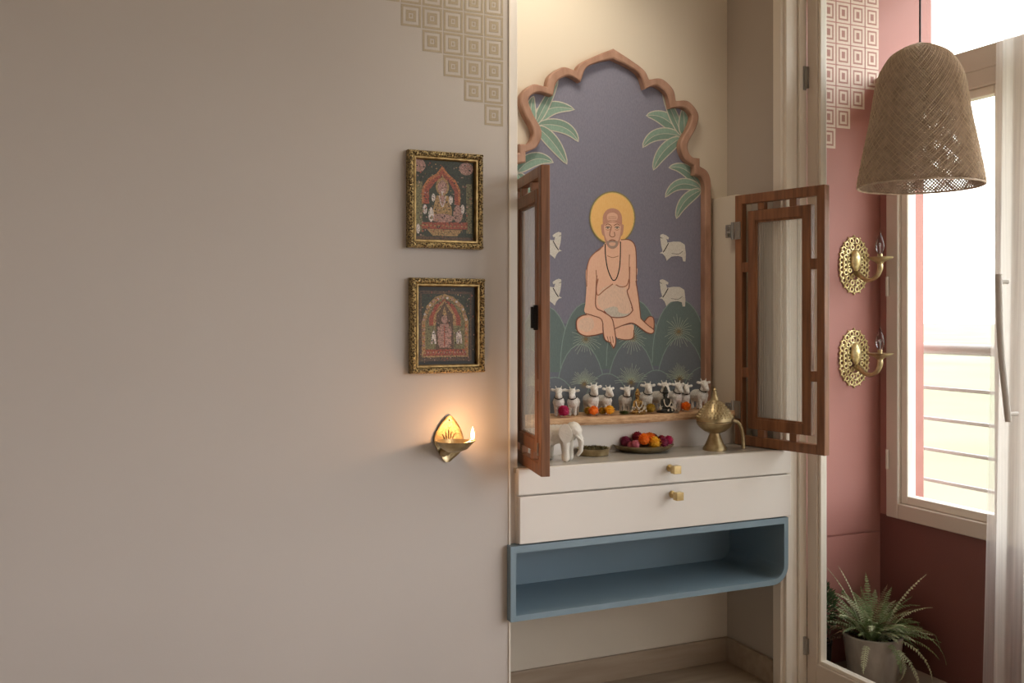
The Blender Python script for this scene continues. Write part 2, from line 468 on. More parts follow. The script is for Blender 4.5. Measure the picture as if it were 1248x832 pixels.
# lattice doors -----------------------------------------------------
DW, DH, DT = .377, .862, .026
def make_door(hx, hy, ox, oy, side):
    """door from hinge (hx,hy) to outer edge (ox,oy); built in its own axes, then turned"""
    d = Vector((ox - hx, oy - hy)); L = d.length; ang = math.atan2(d.y, d.x)
    M = Matrix.Translation((hx, hy, CT + .003)) @ Matrix.Rotation(ang, 4, 'Z')
    o_, g_, i_ = .030, .024, .031
    W, H = L, DH
    x = [0, o_, o_ + g_, o_ + g_ + i_, W - o_ - g_ - i_, W - o_ - g_, W - o_, W]
    oz, gz, iz = .032, .026, .036
    z = [0, oz, oz + gz, oz + gz + iz, H - oz - gz - iz, H - oz - gz, H - oz, H]
    t = DT / 2
    bm = bmesh.new()
    # outer frame
    box(bm, x[0], x[1], -t, t, 0, H); box(bm, x[6], x[7], -t, t, 0, H)
    box(bm, x[1], x[6], -t, t, z[0], z[1]); box(bm, x[1], x[6], -t, t, z[6], z[7])
    # inner frame
    u = t - .003
    box(bm, x[2], x[3], -u, u, z[2], z[5]); box(bm, x[4], x[5], -u, u, z[2], z[5])
    box(bm, x[3], x[4], -u, u, z[2], z[3]); box(bm, x[3], x[4], -u, u, z[4], z[5])
    # connecting blocks
    for fr in (.30, .66):
        xx = W * fr
        box(bm, xx - .014, xx + .014, -u, u, z[1], z[2]); box(bm, xx - .014, xx + .014, -u, u, z[5], z[6])
    for fr in (.29, .71):
        zz = H * fr
        box(bm, x[1], x[2], -u, u, zz - .017, zz + .017); box(bm, x[5], x[6], -u, u, zz - .017, zz + .017)
    bm.transform(M)
    door = obj('door', bm, M_wood, CB, bevel=.002)
    bm = B(x[3] - .002, x[4] + .002, -.002, .002, z[3] - .002, z[4] + .002); bm.transform(M)
    obj('glass_pane', bm, M_rib, door)
    bm = bmesh.new()    # bead around the glass, both faces
    for s in (-1, 1):
        y0, y1 = sorted((s * .003, s * (u - .004)))
        box(bm, x[3], x[3] + .006, y0, y1, z[3], z[4]); box(bm, x[4] - .006, x[4], y0, y1, z[3], z[4])
        box(bm, x[3] + .006, x[4] - .006, y0, y1, z[3], z[3] + .006); box(bm, x[3] + .006, x[4] - .006, y0, y1, z[4] - .006, z[4])
    bm.transform(M); obj('glass_bead', bm, M_wood, door)
    sgn = 1 if side == 'R' else -1
    for zz in (.12, .74):
        bm = bmesh.new()
        ys = -t - .006 if side == 'L' else t
        ys = -t - .006
        box(bm, .004, .026, ys, ys + .006, zz - .03, zz + .03)
        for q in (-.018, 0, .018): tube(bm, [(.015, ys - .001, zz + q), (.015, ys + .009, zz + q)], .004, n=8)
        tube(bm, [(-.008, (ys + .003), zz - .03), (-.008, (ys + .003), zz + .03)], .006, n=10)
        box(bm, -.034, -.012, ys - .004, ys + .010, zz - .022, zz + .022); tube(bm, [(-.023, ys - .010, zz + .010), (-.023, ys, zz + .010)], .007, n=12); tube(bm, [(-.023, ys - .010, zz - .011), (-.023, ys, zz - .011)], .007, n=12)
        bm.transform(M); obj('hinge', bm, M_steel, door, bevel=.001)
    return door, M, x, z, t
dL, ML, xx, zz, tt = make_door(1.243, 2.752, 1.168, 2.388, 'L')
dR, MR, xx, zz, tt = make_door(2.085, 2.742, 2.163, 2.386, 'R')
bm = bmesh.new()       # small pull and catch on the left door, on the side towards the camera
yy = -tt
box(bm, xx[6] - .008, xx[6] + .006, yy - .012, yy, .405, .475)
box(bm, xx[6] - .004, xx[6] + .003, yy - .02, yy - .012, .41, .47)
bm.transform(ML); obj('handle', bm, M_dark, dL, bevel=.001).location
bm = B(xx[6] + .004, xx[6] + .012, yy - .003, yy, .055, .09); bm.transform(ML); obj('catch', bm, M_steel, dL)

# wooden ledge with the offerings
LZ = .930
bm = bmesh.new()
n = 30; top = []; 
for i in range(n + 1):
    x = 1.225 + (2.086 - 1.225) * i / n
    f = 2.738 + .012 * math.sin(i * .31) + .005 * noise.noise(Vector((x * 9, 0, 0))) - .004
    zb = .905 + .0012 * noise.noise(Vector((x * 20, 3, 0)))
    top.append([bm.verts.new(p) for p in ((x, f, zb), (x, f - .004, zb + .008), (x, f - .003, LZ - .005), (x, f + .003, LZ), (x, YB - .001, LZ), (x, YB - .001, zb))])
for a, b in zip(top, top[1:]):
    for j in range(6): bm.faces.new((a[j], a[(j + 1) % 6], b[(j + 1) % 6], b[j]))
bm.faces.new(top[0]); bm.faces.new(top[-1][::-1])
tag(obj('altar_ledge', bm, M_shelf), 'narrow rough wooden ledge below the mural holding the white cows and flowers', 'shelf')

# blue shelf box ------------------------------------------------------
BX0, BX1, BZ0, BZ1 = 1.137, 2.150, .367, .5865
def rrect(x0, x1, z0, z1, r, n=8):
    pts = [(x0, z1), (x0, z0)]
    for i in range(n + 1):
        a = -PI / 2 + i / n * PI / 2; pts.append((x1 - r + r * math.cos(a), z0 + r + r * math.sin(a)))
    pts.append((x1, z1)); return pts
bm = bmesh.new(); t = .017
out = rrect(BX0, BX1, BZ0, BZ1, .062); inn = rrect(BX0 + t, BX1 - t, BZ0 + t, BZ1 - t - .003, .045)
y0, y1 = CF - .001, YB
rows = []
for pts, y in ((out, y0), (out, y1), (inn, y1 - .05), (inn, y0)):
    rows.append([bm.verts.new((p[0], y, p[1])) for p in pts])
n = len(out)
# the part left of the niche edge stands proud of the left wall, so keep it shallow there
for a, b in ((0, 1), (3, 0), (2, 3)):
    for i in range(n): bm.faces.new((rows[a][i], rows[a][(i + 1) % n], rows[b][(i + 1) % n], rows[b][i]))
bm.faces.new(rows[1]); bm.faces.new(rows[2])
for v in rows[1][:2]: v.co.x = XN + .002
for v in rows[0][:2]: pass
o = obj('shelf_box', bm, M_blue)
tag(o, 'slate blue open wall shelf box with rounded corner under the white drawers', 'shelf')

# ------------------------------------------------------------------ mural
YM = YB - .004
class Painting:
    def __init__(s, cv): s.bm = bmesh.new(); s.m = []; s.L = 0; s.cv = cv
    def mi(s, m):
        if m not in s.m: s.m.append(m)
        return s.m.index(m)
    def pv(s, pts):
        s.L += 1; e = s.L * .000005
        out = []
        for p in pts:
            q = s.cv(p); q.y -= e; out.append(s.bm.verts.new(q))
        return out
    def poly(s, pts, m, k=0):
        if k: pts = [tuple(q)[:2] for q in catmull([(p[0], p[1], 0) for p in pts], k, True)]
        s.fill(s.pv(pts), m)
    def fill(s, vs, m):
        for t3 in tessellate_polygon([[Vector((v.co.x, v.co.z, 0)) for v in vs]]):
            try: s.bm.faces.new([vs[i] for i in t3]).material_index = s.mi(m)
            except ValueError: pass
    def line(s, pts, w, m, k=5, taper=False):
        P = catmull([(p[0], p[1], 0) for p in pts], k) if len(pts) > 2 and k else [Vector((p[0], p[1], 0)) for p in pts]
        a, b = [], []
        for i, p in enumerate(P):
            t = (P[min(i + 1, len(P) - 1)] - P[max(i - 1, 0)]).normalized(); nn = Vector((-t.y, t.x, 0))
            ww = w * .5 * ((1 - .85 * i / (len(P) - 1)) if taper else 1)
            a.append(tuple(p + nn * ww)[:2]); b.append(tuple(p - nn * ww)[:2])
        vs = s.pv(a + b); n = len(a)
        for i in range(n - 1): s.bm.faces.new((vs[i], vs[i + 1], vs[n + i + 1], vs[n + i])).material_index = s.mi(m)
    def ell(s, cx, cy, rx, ry, m, n=28, a0=0):
        s.poly([(cx + rx * math.cos(2 * PI * i / n), cy + ry * math.sin(2 * PI * i / n)) for i in range(n)], m)
    def done(s, name, parent):
        for f in s.bm.faces:
            f.normal_update()
            if f.normal.y > 0: f.normal_flip()
        return obj(name, s.bm, s.m, parent, recalc=False)

def pm(name, c, c2=None, sc=300):   # woven canvas print ink
    return mat('ink ' + name, c, .75, col2=c2 or tuple(int(x * .93) for x in c), scale=sc, stretch=(1, 1, .35), detail=3, spec=.2)
I_bg = pm('dusk violet', (138, 137, 154), (127, 127, 145))
I_leaf = pm('palm green', (146, 172, 158), (130, 158, 146)); I_leafD = pm('palm green deep', (130, 156, 144)); I_out = pm('leaf outline', (206, 202, 190))
I_halo = pm('halo gold', (250, 206, 138), (246, 198, 126)); I_haloD = pm('halo rim', (150, 140, 104)); I_haloL = pm('halo light', (244, 206, 132))
I_sk = pm('skin', (250, 208, 182), (244, 196, 170)); I_skL = pm('skin light', (250, 216, 194)); I_skD = pm('skin shade', (232, 176, 148), (224, 166, 138))
I_ln = pm('sepia line', (150, 92, 74)); I_ln2 = pm('soft sepia', (188, 124, 98)); I_hd = pm('scalp', (208, 158, 138), (200, 148, 130)); I_face = pm('face', (238, 196, 172), (230, 186, 162))
I_grey = pm('stubble', (182, 156, 144)); I_dk = pm('bead black', (44, 38, 40)); I_cloth = pm('loin cloth', (226, 216, 204), (200, 190, 178))
I_cow = pm('cow white', (232, 230, 224), (200, 196, 188), 500); I_lot = pm('lotus pad', (114, 132, 132), (108, 124, 126)); I_lot2 = pm('lotus pad deep', (118, 126, 136), (112, 120, 130))
I_base = pm('pond', (120, 126, 140), (112, 119, 133)); I_rim = pm('pad rim', (144, 166, 160)); I_ray = pm('burst ray', (176, 190, 176)); I_rayG = pm('burst centre', (146, 128, 96))
I_eye = pm('eye dark', (86, 60, 54))

z5 = lambda x, y: (610 + x / 3.467, 40 + y / 3.467)
segs = [
 ([(470,112),(530,140),(582,178),(605,240)], [(471,70),(540,115),(600,160),(622,200)]),
 ([(605,240),(650,225),(695,258),(712,320)], [(622,200),(675,197),(722,240),(735,290)]),
 ([(712,320),(765,317),(801,350),(788,402),(754,468),(770,530),(812,562)], [(735,290),(788,292),(829,345),(820,402),(785,470),(792,512),(812,532)]),
 ([(812,562),(812,600)], [(835,532),(835,565)]),
 ([(812,600),(843,612),(856,645),(857,700)], [(835,565),(868,588),(882,632),(883,700)]),
]
def half(which):
    out = []
    for s in segs:
        P = [at(*z5(*p), 2.88) for p in s[which]]
        Q = catmull(P, 7) if len(P) > 2 else P
        out += Q[:-1]
    out.append(at(*z5(*segs[-1][which][-1]), 2.88))
    return out
hin, hout = half(0), half(1)
XC = hout[0].x
hin[0].x = XC
bot = .925
def full(h):
    h = [Vector((p.x, 0, p.z)) for p in h]
    h.append(Vector((h[-1].x, 0, bot)))
    l = [Vector((2 * XC - p.x, 0, p.z)) for p in h[1:]][::-1]
    return l + h
fin, fout = full(hin), full(hout)
MU = thing('mural_panel', 'tall scalloped-arch wooden mural panel with seated bald man in golden halo', 'wall painting', (XC, YB, bot))
bm = bmesh.new(); yf, yb_ = 2.868, YB - .0005
rr = [[bm.verts.new((p.x, y, p.z)) for p in P] for P, y in ((fout, yb_), (fout, yf + .003), ([o.lerp(i, .15) for o, i in zip(fout, fin)], yf), ([o.lerp(i, .85) for o, i in zip(fout, fin)], yf), (fin, yf + .003), (fin, yb_))]
n = len(fin)
for a in range(5):
    for i in range(n - 1): bm.faces.new((rr[a][i], rr[a][i + 1], rr[a + 1][i + 1], rr[a + 1][i]))
for i in (0, n - 1): bm.faces.new([r[i] for r in rr])
obj('carved_frame', bm, M_woodL, MU)
# painting: world points of the print's own plane
Pm = Painting(lambda p: at(p[0], p[1], YM))
def wpoly(P, m):
    Pm.L += 1; vs = [Pm.bm.verts.new((p.x, YM, p.z)) for p in P]; Pm.fill(vs, m)
wpoly(fin, I_bg)
Z6 = lambda x, y: (670 + x / 3.78, 220 + y / 3.78)
ZA = lambda x, y: (690 + x / 6.93, 225 + y / 6.93)
ZB = lambda x, y: (690 + x / 7.56, 325 + y / 7.56)
def mp_(f, pts): return [f(*p) for p in pts]
# pond and lotus pads
def clipped(pts): return [(min(max(u, 630), 861.5), v) for u, v in pts]
Pm.poly([(620, 398), (862.5, 384), (862.5, 500), (620, 512)], I_base)
def pad(cx, cy, rx, top, m=I_lot):
    pts = [(cx - rx, cy)] + [(cx - rx * math.cos(a * PI / 16), cy - (cy - top) * math.sin(a * PI / 16) ** .9) for a in range(1, 16)] + [(cx + rx, cy)]
    pts = clipped(pts)
    Pm.poly(pts, m); Pm.line(pts, 1.1, I_rim, 0)
for row, (vb, vt, m, us) in enumerate(((448, 367, I_lot, (663, 716, 772, 828)), (500, 417, I_lot2, (642, 708, 770, 830)), (520, 455, I_lot2, (676, 740, 800, 858)))):
    for u in us: pad(u, vb - (u - 740) * .07, 31 if row else 33, vt - (u - 740) * .07 + (4 if u in (828,) else 0), m)
def burst(cx, cy, r, n=26, up=False):
    rnd = random.Random(int(cx * 7 + cy))
    for i in range(n):
        a = (PI + PI * (i + .5) / n) if up else 2 * PI * i / n
        L = r * rnd.uniform(.7, 1.05); x, y = math.cos(a), math.sin(a)
        bend = .18 * r * x
        e = (cx + x * L * .9, cy + y * L + abs(bend) * .5)
        if e[0] > 860: continue
        Pm.line([(cx + x * 3, cy + y * 3), (cx + x * L * .55, cy + y * L * .62), e], .55, I_ray, 4)
    for i in range(12):
        a = 2 * PI * i / 12; Pm.line([(cx, cy), (cx + 5.5 * math.cos(a), cy + 5.5 * math.sin(a))], .7, I_rayG, 0)
for c in ((714, 413, 21), (771, 411, 20), (827, 404, 21)): burst(*c)
for c in ((712, 468, 20), (769, 466, 23), (828, 462, 20), (655, 470, 20)): burst(*c, up=True)
# palm leaves
def leaf(a, c, b, w, col=None):
    a, b, c = Vector((*a, 0)), Vector((*b, 0)), Vector((*c, 0))
    # c is the apex the midrib passes through
    ctrl = 2 * c - (a + b) * .5
    P = [(1 - t) ** 2 * a + 2 * t * (1 - t) * ctrl + t * t * b for t in [i / 14 for i in range(15)]]
    l, r = [], []
    for i, p in enumerate(P):
        t = i / 14; tg = (P[min(i + 1, 14)] - P[max(i - 1, 0)]).normalized(); nn = Vector((-tg.y, tg.x, 0))
        ww = w * .5 * (math.sin(PI * min(1, t ** .75)) ** .65 if 0 < t < 1 else 0)
        l.append(p + nn * ww); r.append(p - nn * ww)
    pts = [tuple(q)[:2] for q in l + r[::-1][1:-1]]
    Pm.poly([z5(*p) for p in pts], I_leaf)
    low = [z5(*tuple(q)[:2]) for q in r[::-1]]; Pm.poly([z5(*tuple(q)[:2]) for q in P] + low[1:-1], I_leafD)
    Pm.line([z5(*p) for p in pts] + [z5(*pts[0])], 1.25, I_out, 0)
    Pm.line([z5(*tuple(q)[:2]) for q in P], .6, I_out, 0)
leaf((148, 392), (205, 322), (312, 325), 62); leaf((150, 392), (262, 398), (328, 460), 52); leaf((152, 396), (222, 465), (280, 555), 55)
leaf((146, 388), (190, 300), (243, 200), 40); leaf((140, 380), (128, 320), (140, 268), 40)
leaf((70, 590), (140, 535), (222, 548), 60); leaf((70, 595), (100, 640), (120, 690), 50)
leaf((768, 440), (695, 365), (615, 350), 60); leaf((766, 440), (665, 430), (600, 485), 50); leaf((764, 444), (690, 500), (645, 580), 52)
leaf((768, 436), (725, 340), (682, 240), 38); leaf((772, 434), (775, 380), (768, 322), 46)
leaf((848, 660), (785, 582), (710, 570), 50); leaf((848, 662), (760, 640), (695, 695), 46); leaf((848, 665), (780, 710), (742, 785), 46)
# painted cows
cowp = [(508,250),(520,246),(535,252),(548,262),(545,272),(536,268),(541,286),(570,281),(600,282),(621,295),(626,340),(624,372),(613,372),(609,352),(590,347),(560,350),(547,360),(538,370),(530,350),(519,337),(505,334),(519,326),(512,300),(508,268)]
def cow2d(dx, dy, mirror=None):
    P = [((2 * mirror - x) if mirror else x, y) for x, y in cowp]
    Pm.poly([Z6(x + dx, y + dy) for x, y in P], I_cow)
    g = lambda x: (2 * mirror - x) if mirror else x
    Pm.line([Z6(g(x) + dx, y + dy) for x, y in ((546, 288), (533, 312), (521, 330))], 1.1, I_dk, 0)
    Pm.line([Z6(g(x) + dx, y + dy) for x, y in ((508, 262), (518, 266))], .6, I_dk, 0)
    Pm.line([Z6(g(x) + dx, y + dy) for x, y in ((560, 335), (592, 338), (612, 325))], .5, I_dk)
cow2d(0, 0); cow2d(-2, 208); cow2d(-530, -10, 545); cow2d(-530, 206, 545)
# halo
Pm.ell(746, 265.5, 28.2, 32.6, I_haloD, 40); Pm.ell(746, 265.5, 26.8, 31, I_haloL, 40); Pm.ell(746, 265.5, 25.6, 29.8, I_halo, 40)
# body
SK = dict(k=4)
Pm.poly(mp_(ZA, [(330,490),(290,545),(215,600),(182,670),(174,760),(200,832),(560,832),(590,760),(588,620),(575,510),(530,466),(470,462),(400,470)]), I_sk, 4)
Pm.poly(mp_(ZB, [(195,0),(184,200),(176,330),(176,430),(345,490),(620,520),(684,470),(665,300),(640,150),(638,-10),(400,-30)]), I_sk, 4)
Pm.poly(mp_(ZB, [(292,270),(330,200),(420,165),(540,185),(585,290),(600,400),(560,445),(440,465),(350,410),(290,340)]), I_skL, 4)
Pm.line(mp_(ZB, [(292,110),(275,200),(290,262),(350,215),(428,158)]), 1.3, I_ln2); Pm.line(mp_(ZB, [(455,165),(500,185),(555,172),(578,110)]), 1.3, I_ln2)
# feet and legs
Pm.poly(mp_(ZB, [(715,510),(760,462),(800,470),(808,540),(795,612),(750,590)]), I_skD, 4)
Pm.line(mp_(ZB, [(718,505),(760,460),(800,470),(808,540),(797,610)]), 1.2, I_ln)
Pm.poly(mp_(ZB, [(450,570),(520,545),(610,530),(622,580),(612,655),(550,672),(470,660)]), I_sk, 4)
Pm.line(mp_(ZB, [(470,660),(550,672),(612,655),(622,580)]), 1.1, I_ln)
Pm.poly(mp_(ZB, [(405,480),(520,490),(610,425),(690,480),(805,580),(790,614),(730,600),(620,522),(540,530),(440,570),(410,540)]), I_sk, 4)
Pm.line(mp_(ZB, [(640,415),(690,480),(760,545),(806,582),(788,614),(730,598),(620,522),(540,532),(445,570)]), 1.2, I_ln)
Pm.poly(mp_(ZB, [(92,540),(103,480),(160,446),(260,450),(330,485),(335,605),(250,632),(170,635),(110,600)]), I_sk, 4)
Pm.poly(mp_(ZB, [(110,560),(120,500),(170,470),(240,475),(250,560),(180,600)]), I_skL, 4)
Pm.line(mp_(ZB, [(300,455),(170,444),(103,480),(92,540),(110,600),(170,635),(250,632),(335,612)]), 1.3, I_ln)
# cloth
Pm.poly(mp_(ZB, [(345,405),(385,378),(440,366),(470,380),(480,415),(540,435),(595,425),(560,455),(480,468),(400,455)]), I_cloth, 4)
Pm.line(mp_(ZB, [(345,405),(400,457),(480,468),(560,452),(608,405),(600,370)]), 1.2, I_ln)
# left arm and hand
Pm.poly(mp_(ZB, [(198,60),(184,220),(174,420),(230,455),(330,490),(345,600),(355,670),(385,690),(400,700),(432,752),(452,700),(445,570),(415,470),(272,368),(272,200),(278,90)]), I_sk, 3)
Pm.line(mp_(ZB, [(280,80),(273,220),(272,368),(340,415),(415,470),(440,560),(455,690),(435,752)]), 1.3, I_ln)
Pm.line(mp_(ZB, [(176,430),(250,452),(325,488),(338,600),(355,668),(385,690),(408,702),(435,752)]), 1.2, I_ln)
Pm.line(mp_(ZB, [(375,640),(388,688)]), .7, I_ln, 0); Pm.line(mp_(ZB, [(400,640),(412,705)]), .7, I_ln, 0); Pm.line(mp_(ZB, [(425,640),(432,700)]), .7, I_ln, 0)
# right arm
Pm.poly(mp_(ZB, [(585,40),(578,190),(562,235),(598,340),(612,410),(590,440),(640,480),(684,470),(668,310),(640,150),(636,30)]), I_sk, 3)
Pm.line(mp_(ZB, [(582,0),(578,180),(560,230),(598,345),(612,405)]), 1.3, I_ln); Pm.line(mp_(ZB, [(640,130),(666,300),(684,470)]), 1.1, I_ln)
Pm.line(mp_(ZA, [(315,515),(215,600),(182,670),(172,760),(172,860)]), 1.0, I_ln2); Pm.line(mp_(ZA, [(460,465),(530,466),(576,510),(590,620),(590,850)]), 1.1, I_ln)
# neck, beads, head
Pm.line(mp_(ZA, [(345,600),(390,615),(440,602)]), .8, I_ln2); Pm.line(mp_(ZA, [(250,720),(255,790),(262,832)]), 1, I_ln2); Pm.line(mp_(ZA, [(532,590),(530,700),(535,830)]), .9, I_ln2)
Pm.poly(mp_(ZA, [(292,350),(300,335),(320,345),(325,430),(302,420)]), I_hd, 3); Pm.poly(mp_(ZA, [(484,350),(474,335),(458,345),(455,430),(474,420)]), I_hd, 3)
Pm.poly(mp_(ZA, [(307,330),(310,260),(340,215),(387,199),(436,215),(466,260),(470,330),(462,420),(446,490),(420,530),(388,543),(358,530),(330,490),(314,420)]), I_hd, 4)
Pm.poly(mp_(ZA, [(318,350),(350,325),(390,318),(430,325),(458,350),(452,430),(430,480),(390,475),(350,480),(326,430)]), I_face, 4)
Pm.poly(mp_(ZA, [(345,255),(388,235),(430,255),(425,300),(388,310),(350,300)]), I_face, 4)
Pm.poly(mp_(ZA, [(340,480),(390,472),(432,480),(425,522),(388,540),(355,524)]), I_grey, 4)
Pm.poly(mp_(ZA, [(360,492),(390,486),(415,492),(410,512),(388,518),(366,512)]), I_face, 4)
Pm.line(mp_(ZA, [(328,345),(350,332),(378,345)]), .9, I_ln); Pm.line(mp_(ZA, [(402,345),(428,332),(450,345)]), .9, I_ln)
for ex in (350, 428):
    Pm.ell(*ZA(ex, 364), 2.5, 1.0, I_cloth, 12); Pm.ell(*ZA(ex, 365), 1.0, .95, I_eye, 10)
    Pm.line(mp_(ZA, [(ex - 20, 362), (ex, 353), (ex + 20, 362)]), .8, I_eye); Pm.line(mp_(ZA, [(ex - 18, 378), (ex, 384), (ex + 16, 378)]), .6, I_ln2)
Pm.line(mp_(ZA, [(382,350),(368,400),(366,430),(388,442),(408,432),(404,400)]), .9, I_ln)
Pm.line(mp_(ZA, [(360,474),(388,466),(414,474)]), 1.1, I_ln)
for yy_ in (275, 290, 305): Pm.line(mp_(ZA, [(352,yy_),(388,yy_-5),(424,yy_)]), .5, I_ln2)
Pm.line(mp_(ZA, [(327,500),(330,600),(348,710),(380,790),(402,808),(425,785),(448,700),(455,600),(456,480)]), 1.25, I_dk)
Pm.done('painted_canvas', MU)

# ------------------------------------------------------------------ small framed pictures on the left wall
def picture(corners, label, paint):
    """corners of the frame's front face, measured on the plane y = 2.556"""
    A = [at(*c, 2.556) for c in corners]
    x0 = (A[0].x + A[3].x) / 2; x1 = (A[1].x + A[2].x) / 2
    z1 = (A[0].z + A[1].z) / 2; z0 = (A[2].z + A[3].z) / 2
    t = thing('picture_frame', label, 'picture frame', ((x0 + x1) / 2, YL, z0), 'small gilt framed prints on the left wall')
    bm = bmesh.new()
    prof = [(0, YL - .0005), (0, 2.564), (.003, 2.558), (.008, 2.556), (.014, 2.559), (.016, 2.563)]
    prof2 = [(.016, 2.563), (.0175, 2.561), (.0215, 2.561), (.0235, 2.565), (.0245, YL - .0005)]
    def mould(pr):
        bm = bmesh.new(); rs = [[bm.verts.new(p) for p in ((x0 + i, y, z0 + i), (x1 - i, y, z0 + i), (x1 - i, y, z1 - i), (x0 + i, y, z1 - i))] for i, y in pr]
        for a, b in zip(rs, rs[1:]):
            for j in range(4): bm.faces.new((a[j], a[(j + 1) % 4], b[(j + 1) % 4], b[j]))
        return bm
    bm = mould(prof)
    nb = 34
    for i in range(nb):      # beading round the rim
        for (p, q) in (((x0, z0), (x1, z0)), ((x1, z0), (x1, z1)), ((x1, z1), (x0, z1)), ((x0, z1), (x0, z0))):
            f = (i + .5) / nb; xx_, zz_ = p[0] + (q[0] - p[0]) * f, p[1] + (q[1] - p[1]) * f
            cx, cz = (x0 + x1) / 2, (z0 + z1) / 2
            ix = .005 * (1 if xx_ < cx else -1) if abs(p[0] - q[0]) < 1e-6 else 0
            iz = .005 * (1 if zz_ < cz else -1) if abs(p[1] - q[1]) < 1e-6 else 0
            ball(bm, (xx_ + ix, 2.558, zz_ + iz), .0033, 1, (1, .8, 1))
            ball(bm, (xx_ + ix * 2.2, 2.5585, zz_ + iz * 2.2), .0022, 1)
    obj('ornate_moulding', bm, M_gilt, t)
    obj('inner_fillet', mould(prof2), M_giltS, t)
    P = Painting(lambda p: Vector((x0 + .022 + (x1 - x0 - .044) * p[0], 2.576, z0 + .022 + (z1 - z0 - .044) * (1 - p[1]))))
    paint(P); P.done('print', t)
    return t
def q(n, c, c2=None):
    g = sum(c) / 3; c = tuple(min(255, int((x * .8 + g * .2) * 1.15)) for x in c); c2 = tuple(int(x * .5) for x in c)
    return mat('print ' + n, c, .5, col2=c2, scale=230, detail=3)
def speckle(P, n, seed, mats):
    r = random.Random(seed)
    for i in range(n):
        P.ell(.04 + .92 * r.random(), .04 + .92 * r.random(), r.uniform(.006, .016), r.uniform(.005, .013), r.choice(mats), 6)
J_dg = q('dark green', (58, 66, 48), (30, 36, 30)); J_red = q('rust red', (178, 78, 52), (120, 48, 38)); J_gold = q('ochre', (186, 142, 84), (120, 84, 50)); J_wh = q('chalk white', (222, 208, 200))
J_br = q('umber', (104, 76, 54), (60, 44, 34)); J_pk = q('dusty rose', (188, 138, 124), (130, 84, 72)); J_ol = q('olive', (128, 120, 76), (80, 76, 48)); J_dk = q('near black', (40, 36, 30)); J_or = q('burnt orange', (206, 116, 60), (168, 84, 44))
def paint1(P):
    P.poly([(0, 0), (1, 0), (1, 1), (0, 1)], J_dg)
    P.ell(.07, .08, .11, .08, J_pk); P.ell(.86, .09, .12, .08, J_pk)
    for x in (.03, .86): P.poly([(x, .28), (x + .1, .28), (x + .1, .9), (x, .9)], J_ol)
    P.poly([(.12, .55), (.12, .36), (.22, .24), (.36, .17), (.46, .07), (.56, .17), (.68, .24), (.76, .36), (.76, .55)], J_or, 0)
    P.poly([(.15, .55), (.16, .37), (.25, .27), (.38, .2), (.46, .11), (.54, .2), (.66, .27), (.72, .37), (.73, .55)], J_red, 0)
    P.poly([(.24, .7), (.24, .38), (.34, .28), (.46, .2), (.58, .28), (.66, .38), (.66, .7)], J_dg)
    P.ell(.46, .33, .11, .11, J_gold); P.ell(.46, .34, .08, .085, J_pk); P.poly([(.42, .26), (.46, .17), (.50, .26)], J_gold)
    P.poly([(.36, .44), (.56, .44), (.62, .62), (.60, .76), (.32, .76), (.30, .62)], J_gold); P.ell(.46, .5, .05, .07, J_pk)
    P.ell(.46, .72, .2, .055, J_pk); P.line([(.4, .44), (.46, .58), (.52, .44)], .015, J_wh)
    P.ell(.46, .28, .035, .035, J_pk); P.ell(.46, .4, .02, .04, J_wh)
    for x, y, a, b in ((.31, .47, .03, .05), (.60, .49, .035, .055), (.27, .68, .045, .09), (.17, .62, .035, .06), (.72, .66, .08, .11), (.8, .6, .03, .06), (.06, .86, .03, .06)): P.ell(x, y, a, b, J_wh if a < .06 else J_pk)
    P.poly([(.12, .78), (.88, .76), (.88, .85), (.12, .86)], J_red); P.poly([(.2, .86), (.8, .86), (.7, .94), (.3, .94)], J_gold)
    P.poly([(0, .95), (1, .95), (1, 1), (0, 1)], J_br)
    for i in range(12): P.ell(.14 + i * .065, .815, .018, .012, J_gold, 8)
    speckle(P, 260, 4, [J_ol, J_gold, J_br, J_dg, J_pk, J_dk, J_red])
